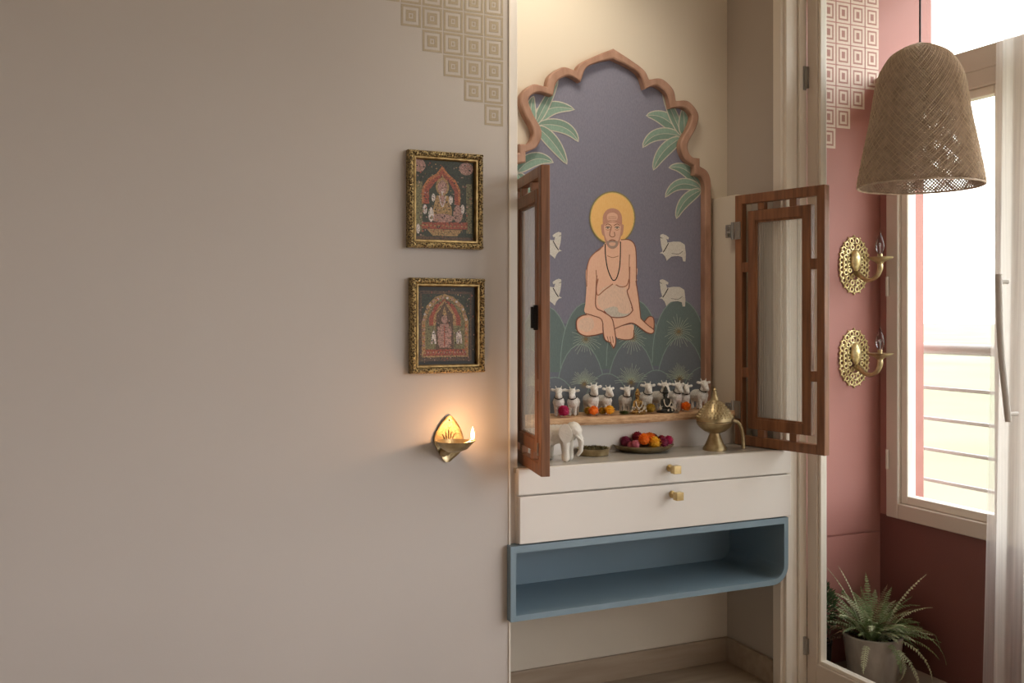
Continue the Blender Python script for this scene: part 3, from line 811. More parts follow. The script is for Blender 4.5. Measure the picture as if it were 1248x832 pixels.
def paint2(P):
    P.poly([(0, 0), (1, 0), (1, 1), (0, 1)], J_dk); P.poly([(.05, .06), (.92, .07), (.92, .95), (.04, .95)], J_br)
    P.poly([(.08, .1), (.89, .1), (.89, .9), (.08, .9)], J_dg)
    P.poly([(.08, .9), (.08, .45), (.16, .25), (.3, .14), (.46, .1), (.62, .14), (.78, .25), (.87, .45), (.87, .9)], J_gold)
    P.poly([(.14, .86), (.14, .45), (.22, .28), (.34, .19), (.46, .14), (.6, .19), (.74, .3), (.8, .45), (.8, .86)], J_ol)
    P.poly([(.2, .5), (.2, .4), (.3, .24), (.46, .16), (.62, .24), (.73, .4), (.73, .5)], J_red)
    P.poly([(.27, .5), (.28, .38), (.36, .26), (.46, .18), (.56, .26), (.65, .38), (.66, .5)], J_gold)
    P.poly([(.31, .8), (.32, .36), (.4, .28), (.46, .2), (.52, .28), (.6, .36), (.62, .8)], J_br)
    P.ell(.46, .42, .05, .055, J_pk); P.poly([(.42, .37), (.46, .25), (.50, .37)], J_gold)
    P.poly([(.39, .48), (.53, .48), (.58, .72), (.54, .78), (.38, .78), (.34, .72)], J_pk); P.line([(.46, .5), (.46, .76)], .02, J_red, 0)
    for x in (.36, .56): P.ell(x, .58, .02, .07, J_pk)
    for s, x in ((1, .23), (-1, .67)):
        P.poly([(x, .73), (x + s * .02, .6), (x + .05, .55), (x + .08, .62), (x + .09, .73), (x + .06, .73), (x + .05, .66), (x + .03, .73)], J_wh)
    P.poly([(.14, .8), (.8, .8), (.84, .88), (.1, .88)], J_red)
    for i in range(16): P.ell(.14 + i * .045, .84, .013, .014, J_pk if i % 2 else J_gold, 8)
    for i in range(14):
        a = PI * (i + .5) / 14; P.ell(.47 - .36 * math.cos(a), .46 - .31 * math.sin(a), .02, .016, J_wh if i % 2 else J_pk, 8)
    speckle(P, 280, 9, [J_ol, J_gold, J_br, J_dg, J_pk, J_dk, J_red])
    for i in range(7):
        for x in (.11, .83): P.ell(x, .5 + i * .05, .018, .015, J_pk if i % 2 else J_or, 8)
picture([(499, 182), (590, 187), (590, 303.5), (498.5, 301)], 'upper gilt framed print with green ground and red pointed arch', paint1)
picture([(502, 338), (592, 339.5), (592, 455), (501.5, 454)], 'lower gilt framed print with golden arch and brown ground', paint2)

# ------------------------------------------------------------------ oil lamp on the left wall
pc = at(547, 536, YL)
DY = thing('wall_oil_lamp', 'small brass wall oil lamp with leaf-shaped plate and lit flame', 'oil lamp', (pc.x, YL, pc.z))
sil = [(548,506),(555,512),(562,524),(565,537),(562,549),(553,558),(546,563),(540,560),(533,548),(529,537),(531,528),(539,514)]
S = [at(u, v, YL - .006) for u, v in sil]
S = catmull(S, 4, True); cS = sum(S, Vector()) / len(S)
bm = bmesh.new()
r0 = [bm.verts.new((p.x, YL - .0005, p.z)) for p in S]; r1 = [bm.verts.new((p.x, YL - .008, p.z)) for p in S]
r2 = [bm.verts.new((cS.x + (p.x - cS.x) * .88, YL - .0045, cS.z + (p.z - cS.z) * .88)) for p in S]
n = len(S)
for a, b in ((r0, r1), (r1, r2)):
    for i in range(n): bm.faces.new((a[i], a[(i + 1) % n], b[(i + 1) % n], b[i]))
bm.faces.new(r2); bm.faces.new(r0[::-1])
for k in range(-2, 3):
    tube(bm, [(cS.x + k * .004, YL - .006, cS.z - .002), (cS.x + k * .009, YL - .006, cS.z + .03 - abs(k) * .006)], .0012, n=6)
bmk = at(548, 512, YL - .006); ball(bm, bmk, .003, 2)
obj('back_plate', bm, M_brass, DY, smooth=True)
bc = Vector((at(556, 538, 2.49).x, 2.515, at(556, 538, 2.50).z))
# boat-shaped bowl with spout along +x/-y
bm = bmesh.new(); N_ = 36; prof = [(0, -.030), (.35, -.029), (.62, -.022), (.85, -.010), (1.0, .0), (.97, .0005), (.8, -.008), (.55, -.017), (.25, -.022), (0, -.023)]
rings = []
sp = R(-28)
for r, z in prof:
    if r == 0: rings.append([bm.verts.new((bc.x, bc.y, bc.z + z))]); continue
    ring = []
    for i in range(N_):
        a = 2 * PI * i / N_; rad = .048 + .017 * max(0, math.cos(a)) ** 6
        ring.append(bm.verts.new((bc.x + r * rad * math.cos(a + sp), bc.y + r * rad * math.sin(a + sp), bc.z + z + (.003 * max(0, math.cos(a)) ** 6 if r > .8 else 0))))
    rings.append(ring)
for a, b in zip(rings, rings[1:]):
    for i in range(N_):
        q_ = []
        for v in (a[i % len(a)], a[(i + 1) % N_ % len(a)], b[(i + 1) % N_ % len(b)], b[i % len(b)]):
            if v not in q_: q_.append(v)
        bm.faces.new(q_)
obj('bowl', bm, M_brass, DY, smooth=True)
bm = bmesh.new(); tube(bm, [(bc.x - .008, YL - .004, bc.z - .036), (bc.x - .004, 2.55, bc.z - .036), (bc.x, 2.535, bc.z - .026)], [.010, .009, .008], n=12)
ball(bm, (bc.x - .008, YL - .012, bc.z - .040), .012, 2)
obj('bracket', bm, M_brass, DY, smooth=True)
fx, fy = bc.x + .055 * math.cos(sp), bc.y + .055 * math.sin(sp)
bm = bmesh.new(); tube(bm, [(bc.x + .02, bc.y - .01, bc.z - .012), (fx - .01, fy + .004, bc.z - .001), (fx, fy, bc.z + .007)], .002, n=8); obj('wick', bm, M_wick, DY)
bm = bmesh.new(); lathe(bm, [(0, 0), (.0035, .004), (.0052, .010), (.0046, .018), (.0026, .027), (0, .037)], (fx, fy, bc.z + .004), 14)
fm = bpy.data.materials.new('flame'); nt, N, L, P = nodes(fm); P.inputs['Emission Color'].default_value = (1, .62, .25, 1); P.inputs['Emission Strength'].default_value = 14; P.inputs['Base Color'].default_value = (1, .7, .3, 1)
fl = obj('flame', bm, fm, DY, smooth=True)
lt = bpy.data.lights.new('flame_light', 'POINT'); lt.energy = .4; lt.color = (1, .50, .20); lt.shadow_soft_size = .012
lo = bpy.data.objects.new('flame_light', lt); C.objects.link(lo); lo.location = (fx - .004, fy + .002, bc.z + .024)

# ------------------------------------------------------------------ electric sconces on the pink wall
def make_sconce():
    t = thing('wall_sconce', 'upper brass filigree wall sconce with clear candle bulb', 'wall sconce', (0, 0, 0), 'twin brass candle sconces on the pink wall')
    bm = bmesh.new()
    # openwork plate in the xz plane, wall at y = 0
    def rad(a):   # quatrefoil-like outline
        c, s = math.cos(a), math.sin(a)
        e = 1 / math.sqrt((c / .064) ** 2 + (s / .090) ** 2)
        return e * (1 - .035 * math.cos(4 * a)) * (1.0 + .09 * abs(s) ** 14)
    for k, (f, rr_, nn) in enumerate(((.96, .0105, 22), (.72, .010, 16), (.48, .0085, 10))):
        for i in range(nn):
            a = 2 * PI * (i + .5 * k) / nn; r = rad(a) * f
            torus(bm, (r * math.cos(a), -.004 - .004 * k, r * math.sin(a)), rr_ * .8, .0027, 'y', 12, 6)
    for f, y in ((1.07, -.004), (.84, -.007), (.6, -.010)):
        pts = [(rad(2 * PI * i / 48) * f * math.cos(2 * PI * i / 48), y, rad(2 * PI * i / 48) * f * math.sin(2 * PI * i / 48)) for i in range(49)]
        tube(bm, pts, .0024, n=6, cap=False)
    for i in range(24):
        a = 2 * PI * i / 24; r = rad(a) * 1.12; ball(bm, (r * math.cos(a), -.004, r * math.sin(a)), .0048, 1)
    obj('filigree_plate', bm, M_brassB, t, smooth=True)
    bm = bmesh.new()
    ball(bm, (-.004, -.018, .016), .022, 3, (1, .7, 1.8)); obj('centre_boss', bm, M_brassB, t, smooth=True)
    bm = bmesh.new()
    pts = catmull([(0, -.012, -.026), (0, -.028, -.036), (0, -.055, -.052), (0, -.085, -.058), (0, -.115, -.044), (0, -.129, -.020), (0, -.129, .004)], 6)
    n_ = len(pts); tube(bm, pts, [.0085 + .0015 * math.sin(i / n_ * 9) for i in range(n_)], n=12)
    ball(bm, (0, -.014, -.030), .012, 2)
    obj('arm', bm, M_brass, t, smooth=True)
    bm = bmesh.new()
    lathe(bm, [(0, -.008), (.010, -.006), (.014, 0), (.026, .006), (.043, .014), (.046, .018), (.043, .0185), (.02, .013), (.0, .012)], (0, -.129, .004), 28)
    obj('drip_tray', bm, M_brass, t, smooth=True)
    bm = bmesh.new(); lathe(bm, [(0, 0), (.0085, 0), (.0085, .018), (.0, .018)], (0, -.129, .016), 16); obj('bulb_holder', bm, M_brass, t, smooth=True)
    bm = bmesh.new(); lathe(bm, [(.006, 0), (.011, .008), (.0155, .024), (.0145, .038), (.009, .056), (.004, .070), (0, .082)], (0, -.129, .033), 20)
    obj('candle_bulb', bm, M_bulb, t, smooth=True)
    bm = bmesh.new(); tube(bm, [(0, -.129, .033), (0, -.129, .06)], .0018, n=6); torus(bm, (0, -.129, .066), .005, .0006, 'y'); obj('filament', bm, M_steel, t)
    return t
s1 = make_sconce(); s1.location = (at(1040, 323, YP).x, YP, at(1040, 323, YP).z)
s2 = copy_thing(s1, (at(1040, 436, YP).x, YP, at(1040, 436, YP).z), label='lower brass filigree wall sconce with clear candle bulb')

# ------------------------------------------------------------------ pendant lamp
lp = Vector((2.449, 2.28, 1.672))
PL = thing('pendant_lamp', 'large woven cane bell-shaped pendant lamp hanging in front of window', 'pendant lamp', lp)
prof = [(.008, .452), (.03, .449), (.052, .440), (.085, .420), (.102, .398), (.119, .368), (.131, .330), (.1375, .292), (.149, .216), (.164, .140), (.1785, .064), (.188, .010), (.189, 0)]
pc3 = catmull([(r, 0, z) for r, z in prof], 6)
# resample by arc length
Ls = [0]
for a, b in zip(pc3, pc3[1:]): Ls.append(Ls[-1] + (b - a).length)
def pr(s):
    s = min(max(s, 0), Ls[-1] - 1e-6)
    for i in range(len(Ls) - 1):
        if Ls[i + 1] >= s:
            return pc3[i].lerp(pc3[i + 1], (s - Ls[i]) / (Ls[i + 1] - Ls[i]))
def shade_net(rows, around, off, th, m, name, jit):
    rnd = random.Random(5)
    bm = bmesh.new(); V = []
    for j in range(rows + 1):
        s = Ls[-1] * (j / rows); p = pr(s)
        V.append([bm.verts.new((lp.x + (p.x + off) * math.cos(2 * PI * (i + .5 * (j % 2) + rnd.uniform(-jit, jit)) / around), lp.y + (p.x + off) * math.sin(2 * PI * (i + .5 * (j % 2)) / around), lp.z + p.z)) for i in range(around)])
    for j in range(rows - 1):
        for i in range(around):
            if j % 2 == 0: q_ = (V[j][i], V[j + 1][i - 1], V[j + 2][i], V[j + 1][i])
            else: q_ = (V[j][i], V[j + 1][i], V[j + 2][i], V[j + 1][(i + 1) % around])
            bm.faces.new(q_)
    o = obj(name, bm, m, PL)
    w = o.modifiers.new('w', 'WIREFRAME'); w.thickness = th; w.use_even_offset = False; w.use_replace = True
    return o
shade_net(100, 108, 0, .0050, M_weave, 'woven_shade', .10)
shade_net(84, 92, -.0055, .0051, M_weave, 'inner_weave', .10)
shade_net(44, 46, .0030, .0026, M_weaveL, 'raised_weave', .04)
bm = bmesh.new()
pts = [(lp.x + .189 * math.cos(2 * PI * i / 60), lp.y + .189 * math.sin(2 * PI * i / 60), lp.z) for i in range(61)]
tube(bm, pts, .0035, n=8, cap=False); obj('rim', bm, M_weave, PL, smooth=True)
bm = bmesh.new(); tube(bm, [(lp.x, lp.y, lp.z + .44), (lp.x, lp.y, CEIL)], .0032, n=8); obj('cord', bm, M_black, PL)
bm = bmesh.new(); lathe(bm, [(0, .46), (.012, .458), (.026, .451), (.028, .446), (0, .444)], lp, 20); obj('cap', bm, M_weave, PL, smooth=True)
bm = bmesh.new(); lathe(bm, [(0, .445), (.018, .445), (.018, .37), (0, .37)], lp, 16); obj('bulb_socket', bm, M_black, PL)
bm = bmesh.new(); lathe(bm, [(.013, .37), (.02, .35), (.03, .32), (.026, .295), (.012, .282), (0, .28)], lp, 20); obj('bulb', bm, M_ceram, PL, smooth=True)

# ------------------------------------------------------------------ curtain
bm = bmesh.new(); n = 150; rows_ = 24; V = []
for j in range(rows_ + 1):
    z = .03 + (2.60 - .03) * j / rows_; row = []
    e = atX(1192 + (832 - max(0, 832 - (z - .42) * 400)) * 0, 0, 2.5).y
    for i in range(n + 1):
        s = i / n
        ystart = 2.093 - .055 * (z / 2.6)          # leading edge leans back a little upwards
        y = ystart - s * 1.15
        a = s * 2 * PI * 11 + .5 * noise.noise(Vector((s * 6, z * .4, 0)))
        x = 2.50 + (.026 + .012 * (1 - z / 2.6)) * math.sin(a) + .012 * math.sin(a * .37 + z)
        row.append(bm.verts.new((x, y + .010 * math.sin(a * 2), z)))
    V.append(row)
for j in range(rows_):
    for i in range(n): bm.faces.new((V[j][i], V[j][i + 1], V[j + 1][i + 1], V[j + 1][i]))
cu = obj('sheer_curtain', bm, M_sheer, smooth=True); tag(cu, 'floor-length sheer ivory curtain drawn beside the balcony window', 'curtain')
cr = bmesh.new(); tube(cr, [(2.50, .9, 2.615), (2.50, 2.2, 2.615)], .010); tag(obj('curtain_rod', cr, M_steel, smooth=True), 'slim steel rod carrying the sheer ivory curtain near the ceiling', 'curtain rod')

# ------------------------------------------------------------------ potted fern
FP = Vector((2.511, 2.545, 0))
FN = thing('potted_fern', 'bushy fern in a tapered weathered concrete pot', 'potted plant', FP)
bm = bmesh.new(); lathe(bm, [(0, 0), (.078, 0), (.082, .004), (.0855, .03), (.094, .10), (.1005, .148), (.1015, .153), (.099, .156), (.092, .155), (.089, .13), (0, .128)], FP, 48)
obj('pot', bm, M_pot, FN, smooth=True)
bm = bmesh.new(); lathe(bm, [(.0895, 0), (.07, .006), (.03, .009), (0, .01)], FP + Vector((0, 0, .131)), 30); obj('soil', bm, M_soil, FN)
rnd = random.Random(11)
def frond(bm, base, az, L, el, droop, mi, leafw=.020, n=24):
    d = Vector((math.cos(az), math.sin(az), 0)); p = Vector(base); a = el; pts = [p.copy()]
    for i in range(n):
        step = L / n; p = p + (d * math.cos(a) + Vector((0, 0, math.sin(a)))) * step; a -= droop / n; pts.append(p.copy())
    # keep inside the nook: bend back from the walls
    for q_ in pts:
        q_.x = min(q_.x, XO - .02) ; q_.y = min(q_.y, YP - .015)
        q_.x = max(q_.x, XG + .06)
    tube(bm, pts, [.0016 * (1 - .7 * i / n) + .0003 for i in range(n + 1)], n=4, mi=mi)
    side = d.cross(Vector((0, 0, 1)))
    for i in range(2, n + 1):
        t = i / n; ww = leafw * (math.sin(PI * min(1, (t * .9 + .12))) ** .6) * rnd.uniform(.8, 1.15)
        tg = (pts[i] - pts[i - 1]).normalized()
        for s in (-1, 1):
            o0 = pts[i]; tip = o0 + side * s * ww + tg * ww * .35 + Vector((0, 0, -ww * .25 + rnd.uniform(-.002, .002)))
            w = L / n * .30
            m1 = o0.lerp(tip, .5)
            vs = [bm.verts.new(x) for x in (o0 - tg * w * .6, m1 - tg * w + Vector((0, 0, .001)), tip, m1 + tg * w + Vector((0, 0, .001)), o0 + tg * w * .6)]
            bm.faces.new(vs).material_index = mi
bm = bmesh.new()
for i in range(135):
    az = rnd.uniform(0, 2 * PI); rr_ = rnd.uniform(0, .05)
    base = FP + Vector((rr_ * math.cos(az), rr_ * math.sin(az), .138))
    el = rnd.uniform(R(25), R(88)); L = rnd.uniform(.14, .22)
    if math.cos(az - math.atan2(-2.545, -2.511)) > .3: el = rnd.uniform(R(50), R(85)); L *= .75
    mi = rnd.choices((0, 1, 2), (6, 4, 1))[0]
    frond(bm, base, az, L, el, rnd.uniform(.7, 1.8), mi, rnd.uniform(.013, .019))
# the fronds the photo singles out: long one to the right, one hanging over the rim, upright ones
tocam = math.atan2(-2.545, -2.511)
rt = tocam + PI / 2
for az, L, el, dr, mi in ((rt, .27, R(45), 2.3, 0), (rt + .25, .25, R(38), 1.6, 0), (rt - .3, .24, R(20), 2.0, 1), (rt - .5, .22, R(-5), 1.5, 1), (rt - .55, .19, R(10), 2.6, 1),
                          (rt + PI, .22, R(62), 1.1, 1), (rt + PI + .4, .22, R(40), 1.3, 2), (rt + PI + .3, .20, R(15), 1.2, 2), (rt + PI - .5, .18, R(2), .8, 2),
                          (tocam - .2, .17, R(20), 2.0, 1), (tocam + .6, .18, R(30), 2.2, 0), (rt + PI + .2, .27, R(76), .5, 1), (rt + .3, .27, R(72), .6, 1), (rt + PI - .1, .25, R(84), .5, 1)):
    frond(bm, FP + Vector((.03 * math.cos(az), .03 * math.sin(az), .14)), az, L, el, dr, mi, .016)
obj('foliage', bm, [M_fern, M_fernP, M_fernD], FN, recalc=False)
# second plant, mostly hidden behind the door stile
BP = Vector((2.352, 2.635, 0))
BS = thing('potted_bush', 'dark green bushy plant half hidden behind the white door frame', 'potted plant', BP)
bm = bmesh.new(); lathe(bm, [(0, 0), (.036, 0), (.044, .11), (.046, .125), (.041, .125), (.038, .1), (0, .1)], BP, 28); obj('pot', bm, M_dark, BS, smooth=True)
bm = bmesh.new()
tube(bm, [BP + Vector((0, 0, .1)), BP + Vector((.002, 0, .2))], .005)
for i in range(600):
    v = Vector((rnd.gauss(0, 1), rnd.gauss(0, 1), rnd.gauss(0, 1))).normalized() * rnd.uniform(.2, 1) ** .4
    c = BP + Vector((v.x * .055, v.y * .055, .245 + v.z * .085)); d = (v + Vector((rnd.uniform(-.5, .5), rnd.uniform(-.5, .5), .5))).normalized() * .022
    s = d.cross(Vector((rnd.random(), rnd.random(), rnd.random()))).normalized() * .003
    bm.faces.new([bm.verts.new(x) for x in (c, c + d * .5 + s, c + d, c + d * .5 - s)])
obj('foliage', bm, M_green, BS, recalc=False)

# ------------------------------------------------------------------ things on the counter
# elephant
def elephant():
    p = at(682, 561, 2.66); p.z = CT
    t = thing('elephant_figurine', 'white carved elephant figurine standing beside the left lattice door', 'figurine', (0, 0, 0))
    caps = [((-.034, 0, .080), .030, (.018, 0, .082), .031), ((-.040, 0, .075), .027, (-.030, 0, .07), .028),
            ((.018, 0, .085), .026, (.046, 0, .098), .024), ((.046, 0, .100), .023, (.052, 0, .094), .021),
            ((.060, 0, .088), .011, (.070, 0, .060), .009), ((.070, 0, .060), .009, (.069, 0, .034), .007), ((.069, 0, .034), .007, (.060, 0, .022), .006),
            ((.058, .013, .080), .005, (.074, .015, .068), .003), ((.058, -.013, .080), .005, (.074, -.015, .068), .003)]
    for x in (-.040, .024):
        for y in (-.018, .018): caps += [((x, y, .06), .016, (x + .002, y, .03), .0125), ((x + .002, y, .03), .0125, (x + .002, y, .012), .0135)]
    caps.append(((-.066, 0, .085), .004, (-.070, 0, .045), .003))
    fuse('body', caps, M_ceram, t, .0018)
    for s in (-1, 1):
        bm = bmesh.new(); n_ = 20
        c = Vector((.032, s * .026, .094)); ring = []
        for k in range(n_):
            a = 2 * PI * k / n_; ring.append(c + Vector((-.002 - .019 * math.cos(a) * (1), s * (.004 + .006 * math.cos(a)), .029 * math.sin(a) - .006 + (.004 * math.cos(a)))))
        f = [bm.verts.new(q_ + Vector((0, s * .0022, 0))) for q_ in ring]; g_ = [bm.verts.new(q_ - Vector((0, s * .0022, 0))) for q_ in ring]
        cf, cg = bm.verts.new(c + Vector((0, s * .006, -.006))), bm.verts.new(c - Vector((0, s * .004, .006)))
        for k in range(n_):
            j = (k + 1) % n_; bm.faces.new((f[k], f[j], g_[j], g_[k])); bm.faces.new((f[k], f[j], cf)); bm.faces.new((g_[k], g_[j], cg))
        obj('ear', bm, M_ceram, t, smooth=True)
    t.location = p; t.rotation_euler.z = R(-46)
    return t
elephant()

# flowers
def flower_bm(r, flat=.8, n=110, seed=1):
    rn = random.Random(seed); bm = bmesh.new()
    ball(bm, (0, 0, r * flat), r * .78, 2, (1, 1, flat))
    for i in range(n):
        z = 1 - 2 * (i + .5) / n
        if z < -.75: continue
        a = i * 2.39996; s = math.sqrt(1 - z * z); nv = Vector((s * math.cos(a), s * math.sin(a), z))
        tg = nv.cross(Vector((0, 0, 1))).normalized() if s > .05 else Vector((1, 0, 0))
        upv = tg.cross(nv).normalized(); w = r * .24 * rn.uniform(.8, 1.2)
        b = nv * r * .66; tip = nv * r * rn.uniform(.93, 1.08) + upv * r * rn.uniform(.0, .2)
        P_ = [b - tg * w * .5, b + tg * w * .5, b.lerp(tip, .6) + tg * w * .9, tip + tg * w * .35, tip - tg * w * .35, b.lerp(tip, .6) - tg * w * .9]
        bm.faces.new([bm.verts.new((q_.x, q_.y, q_.z * flat + r * flat)) for q_ in P_])
    return bm
FCACHE = {}
def flower(name, label, m, loc, r, group=None, flat=.85, cat='flower'):
    key = (round(r, 4), m.name, flat)
    if key in FCACHE:
        o = FCACHE[key].copy(); C.objects.link(o)
    else:
        o = obj(name, flower_bm(r, flat, seed=len(FCACHE) + 3), m); FCACHE[key] = o
    o.name = name; o.location = loc; o.rotation_euler = (0, 0, len(FCACHE) * 1.3)
    tag(o, label, cat, group); return o
def led(u, Y=2.765): return Vector((Y * tanp(u), Y, LZ + .0005))
flower('magenta_flower', 'magenta flower on the ledge beside the left lattice door', P_mag, led(687), .0225)
flower('marigold', 'deep orange marigold on the ledge beside the left cows', P_ora, led(723.5), 0.0190)
flower('mustard_flower', 'mustard flower tucked behind the deep orange marigold', P_mus, led(717, 2.79), .0165)
flower('marigold', 'yellow marigold between the two cow groups on the ledge', P_yel, led(743), 0.0190)
flower('mustard_flower', 'mustard flower left of the yellow marigold', P_mus, led(734, 2.785), .015)
flower('mustard_flower', 'mustard flower in front of the gold figurine', P_mus, led(793, 2.765) , .019)
flower('marigold', 'orange marigold at the right end of the ledge', P_ora, led(836, 2.765), 0.0200)
flower('green_leaf_cup', 'yellow-green flower bud lying left of the gold figurine', P_lea, led(761, 2.765), .018, flat=.35)

# tray under left cows
bm = bmesh.new(); tp = led(688, 2.79); lathe(bm, [(0, 0), (.05, 0), (.056, .003), (.055, .004), (.049, .0015), (0, .0015)], (0, 0, 0), 32)
# (a small metal salver lies under the cows' feet further back)
bm.free()

# cows
def make_cow():
    t = thing('cow_figurine', '', 'figurine', (0, 0, 0), 'white cow figurines on the ledge')
    caps = [((-.028, 0, .044), .020, (.018, 0, .047), .0205), ((.014, 0, .056), .010, (.020, 0, .060), .009),
            ((.020, 0, .052), .016, (.032, 0, .076), .0105), ((.032, 0, .084), .0125, (.047, 0, .072), .0080), ((.047, 0, .072), .0080, (.052, 0, .068), .0070),
            ((.030, .008, .087), .0038, (.028, .022, .089), .0050), ((.030, -.008, .087), .0038, (.028, -.022, .089), .0050),
            ((.028, .006, .090), .0026, (.026, .010, .101), .0018), ((.028, -.006, .090), .0026, (.026, -.010, .101), .0018),
            ((-.045, 0, .048), .0028, (-.048, 0, .022), .0026)]
    for x in (-.032, .022):
        for y in (-.009, .009): caps += [((x, y, .036), .0082, (x + .001, y, .018), .0052), ((x + .001, y, .018), .0050, (x + .001, y, .0055), .0058)]
    fuse('body', caps, M_cow, t, .0014, smooth_it=3)
    bm = bmesh.new(); 
    pts = []
    for i in range(21):
        a = 2 * PI * i / 20; c = Vector((.0262, 0, .065)); ax = Vector((.45, 0, .9)).normalized(); e1 = Vector((0, 1, 0)); e2 = ax.cross(e1)
        pts.append(c + e1 * .0142 * math.cos(a) + e2 * .0142 * math.sin(a))
    tube(bm, pts, .0016, n=6, cap=False); ball(bm, (.040, 0, .059), .003, 1); obj('collar', bm, M_dark, t)
    for s in (-1, 1):
        bm = bmesh.new(); ball(bm, (.0405, s * .0068, .083), .0017, 1); obj('eye', bm, M_dark, t)
    return t
cow0 = make_cow()
cows = [(681, 2.818, -118, .98, 'white cow figurine nearest the left lattice door, behind the magenta flower'),
        (699, 2.815, -128, .94, 'white cow figurine second from the left, right of the magenta flower'),
        (715, 2.845, -98, 1.06, 'white cow figurine third from the left, head raised above its neighbours'),
        (733, 2.835, -80, .96, 'white cow figurine fourth from the left, behind the deep orange marigold'),
        (762, 2.82, -105, .94, 'white cow figurine just left of the gold figurine'),
        (780, 2.848, -100, 1.04, 'white cow figurine directly behind the gold figurine'),
        (798, 2.845, -86, 1.06, 'white cow figurine between the gold and dark figurines'),
        (814.5, 2.848, -90, 1.04, 'white cow figurine directly behind the dark figurine'),
        (830, 2.832, -102, .96, 'white cow figurine behind the right orange marigold'),
        (847, 2.84, -92, 1.08, 'white cow figurine at the far right end of the ledge')]
for i, (u, Y, a, s, lb) in enumerate(cows):
    c = cow0 if i == 0 else copy_thing(cow0)
    p = led(u, Y); off = Vector((math.cos(R(a)), math.sin(R(a)), 0)) * .035 * s
    c.location = Vector((p.x, p.y, LZ)) - off * .0; c.rotation_euler.z = R(a); c.scale = (s * .86, s, s); c['label'] = lb
    # keep tails clear of the mural and the front feet on the ledge
    c.location.y = min(c.location.y, 2.895 - .032 - .052 * s * abs(math.sin(R(a))) * .9)

# two small figurines dressed with beads
def idol(name, label, m, m2, loc, s):
    t = thing(name, label, 'figurine', loc)
    o = Vector(loc)
    caps = [((0, 0, .012), .012, (0, 0, .03), .0125), ((0, 0, .03), .012, (0, 0, .046), .014), ((0, 0, .05), .006, (0, 0, .058), .006), ((0, 0, .066), .0095, (0, 0, .068), .009),
            ((-.014, 0, .048), .006, (-.022, -.006, .03), .005), ((-.022, -.006, .03), .005, (-.016, -.018, .022), .004), ((.014, 0, .048), .006, (.022, -.006, .03), .005), ((.022, -.006, .03), .005, (.016, -.018, .022), .004),
            ((-.010, -.002, .014), .009, (-.026, -.012, .010), .008), ((.010, -.002, .014), .009, (.026, -.012, .010), .008), ((-.026, -.012, .009), .007, (.006, -.020, .008), .006), ((.026, -.012, .009), .007, (-.006, -.020, .008), .006)]
    caps = [(o + Vector(a) * s, b * s, o + Vector(c) * s, d * s) for a, b, c, d in caps]
    fuse('body', caps, m, t, .0014)
    bm = bmesh.new(); lathe(bm, [(0, .074), (.011, .074), (.012, .078), (.009, .082), (.0095, .086), (.006, .091), (.0065, .094), (.002, .101), (0, .103)], (0, 0, 0), 16)
    for v in bm.verts: v.co = o + v.co * s
    obj('crown', bm, m2, t, smooth=True)
    bm = bmesh.new(); lathe(bm, [(0, 0), (.033, 0), (.034, .003), (.028, .006), (0, .006)], (0, 0, 0), 24)
    for v in bm.verts: v.co = o + v.co * s
    obj('pedestal', bm, m2, t, smooth=True)
    bm = bmesh.new()
    for k in range(26):
        f = k / 25; a = PI * f; ball(bm, o + Vector((.0135 * math.cos(a) * 1.15, -.0145, .05 - .026 * math.sin(a))) * s, .0026 * s, 1)
    for k in range(46):
        a = rnd.uniform(0, 2 * PI); h = rnd.uniform(.008, .03)
        ball(bm, o + Vector((math.cos(a) * (.034 - h * .2), math.sin(a) * .02 - .012, h)) * s, rnd.uniform(.002, .0042) * s, 1)
    obj('garland', bm, M_bead, t)
    return t
idol('deity_figurine', 'small gilded seated figurine with beads at the middle of the ledge', M_idolG, M_idolG, led(777, 2.768), .84)
idol('deity_figurine', 'small dark stone seated figurine with beads, right of the gilded one', M_idolD, M_idolD, led(811, 2.768), .88)
# small offerings between figurines
pp = led(820, 2.757)
bm = bmesh.new(); lathe(bm, [(0, 0), (.018, 0), (.022, .0035), (.0212, .0038), (.017, .0012), (0, .0012)], pp, 24); tag(obj('offering_dish', bm, M_steel, smooth=True), 'tiny silver dish in front of the dark figurine', 'dish')
bm = bmesh.new(); a_ = led(826, 2.760); tube(bm, [a_ + Vector((.004, 0, .0015)), a_ + Vector((-.026, .0, .034))], .0012, n=6); tag(obj('incense_stick', bm, M_wick), 'thin pale incense stick leaning against the dark figurine', 'incense stick')

# herb tray
def on_counter(u, v):
    # counter height is known, so depth follows
    d = (CZ - CT) * F / (v - HY); Y = d / (math.cos(TH) + tanp(u) * math.sin(TH)); return Vector((Y * tanp(u), Y, CT))
hp = on_counter(723, 554)
t = thing('herb_tray', 'small shallow brass tray of dried herbs next to the elephant', 'tray', hp)
bm = bmesh.new(); lathe(bm, [(0, 0), (.046, 0), (.049, .002), (.053, .020), (.055, .0225), (.053, .023), (.050, .0205), (.046, .005), (0, .004)], hp, 40); obj('tray', bm, M_brass, t, smooth=True)
bm = bmesh.new(); lathe(bm, [(.047, .012), (.03, .019), (0, .023)], hp, 24)
for k in range(420):
    a = rnd.uniform(0, 2 * PI); r = .046 * math.sqrt(rnd.random()); c = hp + Vector((r * math.cos(a), r * math.sin(a), .020 + rnd.uniform(0, .008) * (1 - r / .06)))
    d = Vector((rnd.gauss(0, 1), rnd.gauss(0, 1), rnd.uniform(0, 1))).normalized() * .006; s_ = d.cross(Vector((0, 0, 1))).normalized() * .0014
    bm.faces.new([bm.verts.new(x) for x in (c - d - s_, c + d - s_, c + d + s_, c - d + s_)])
h = obj('dried_herbs', bm, M_herb, recalc=False); tag(h, 'heap of dried olive-brown herbs filling the small brass tray', 'herbs'); h['kind'] = 'stuff'

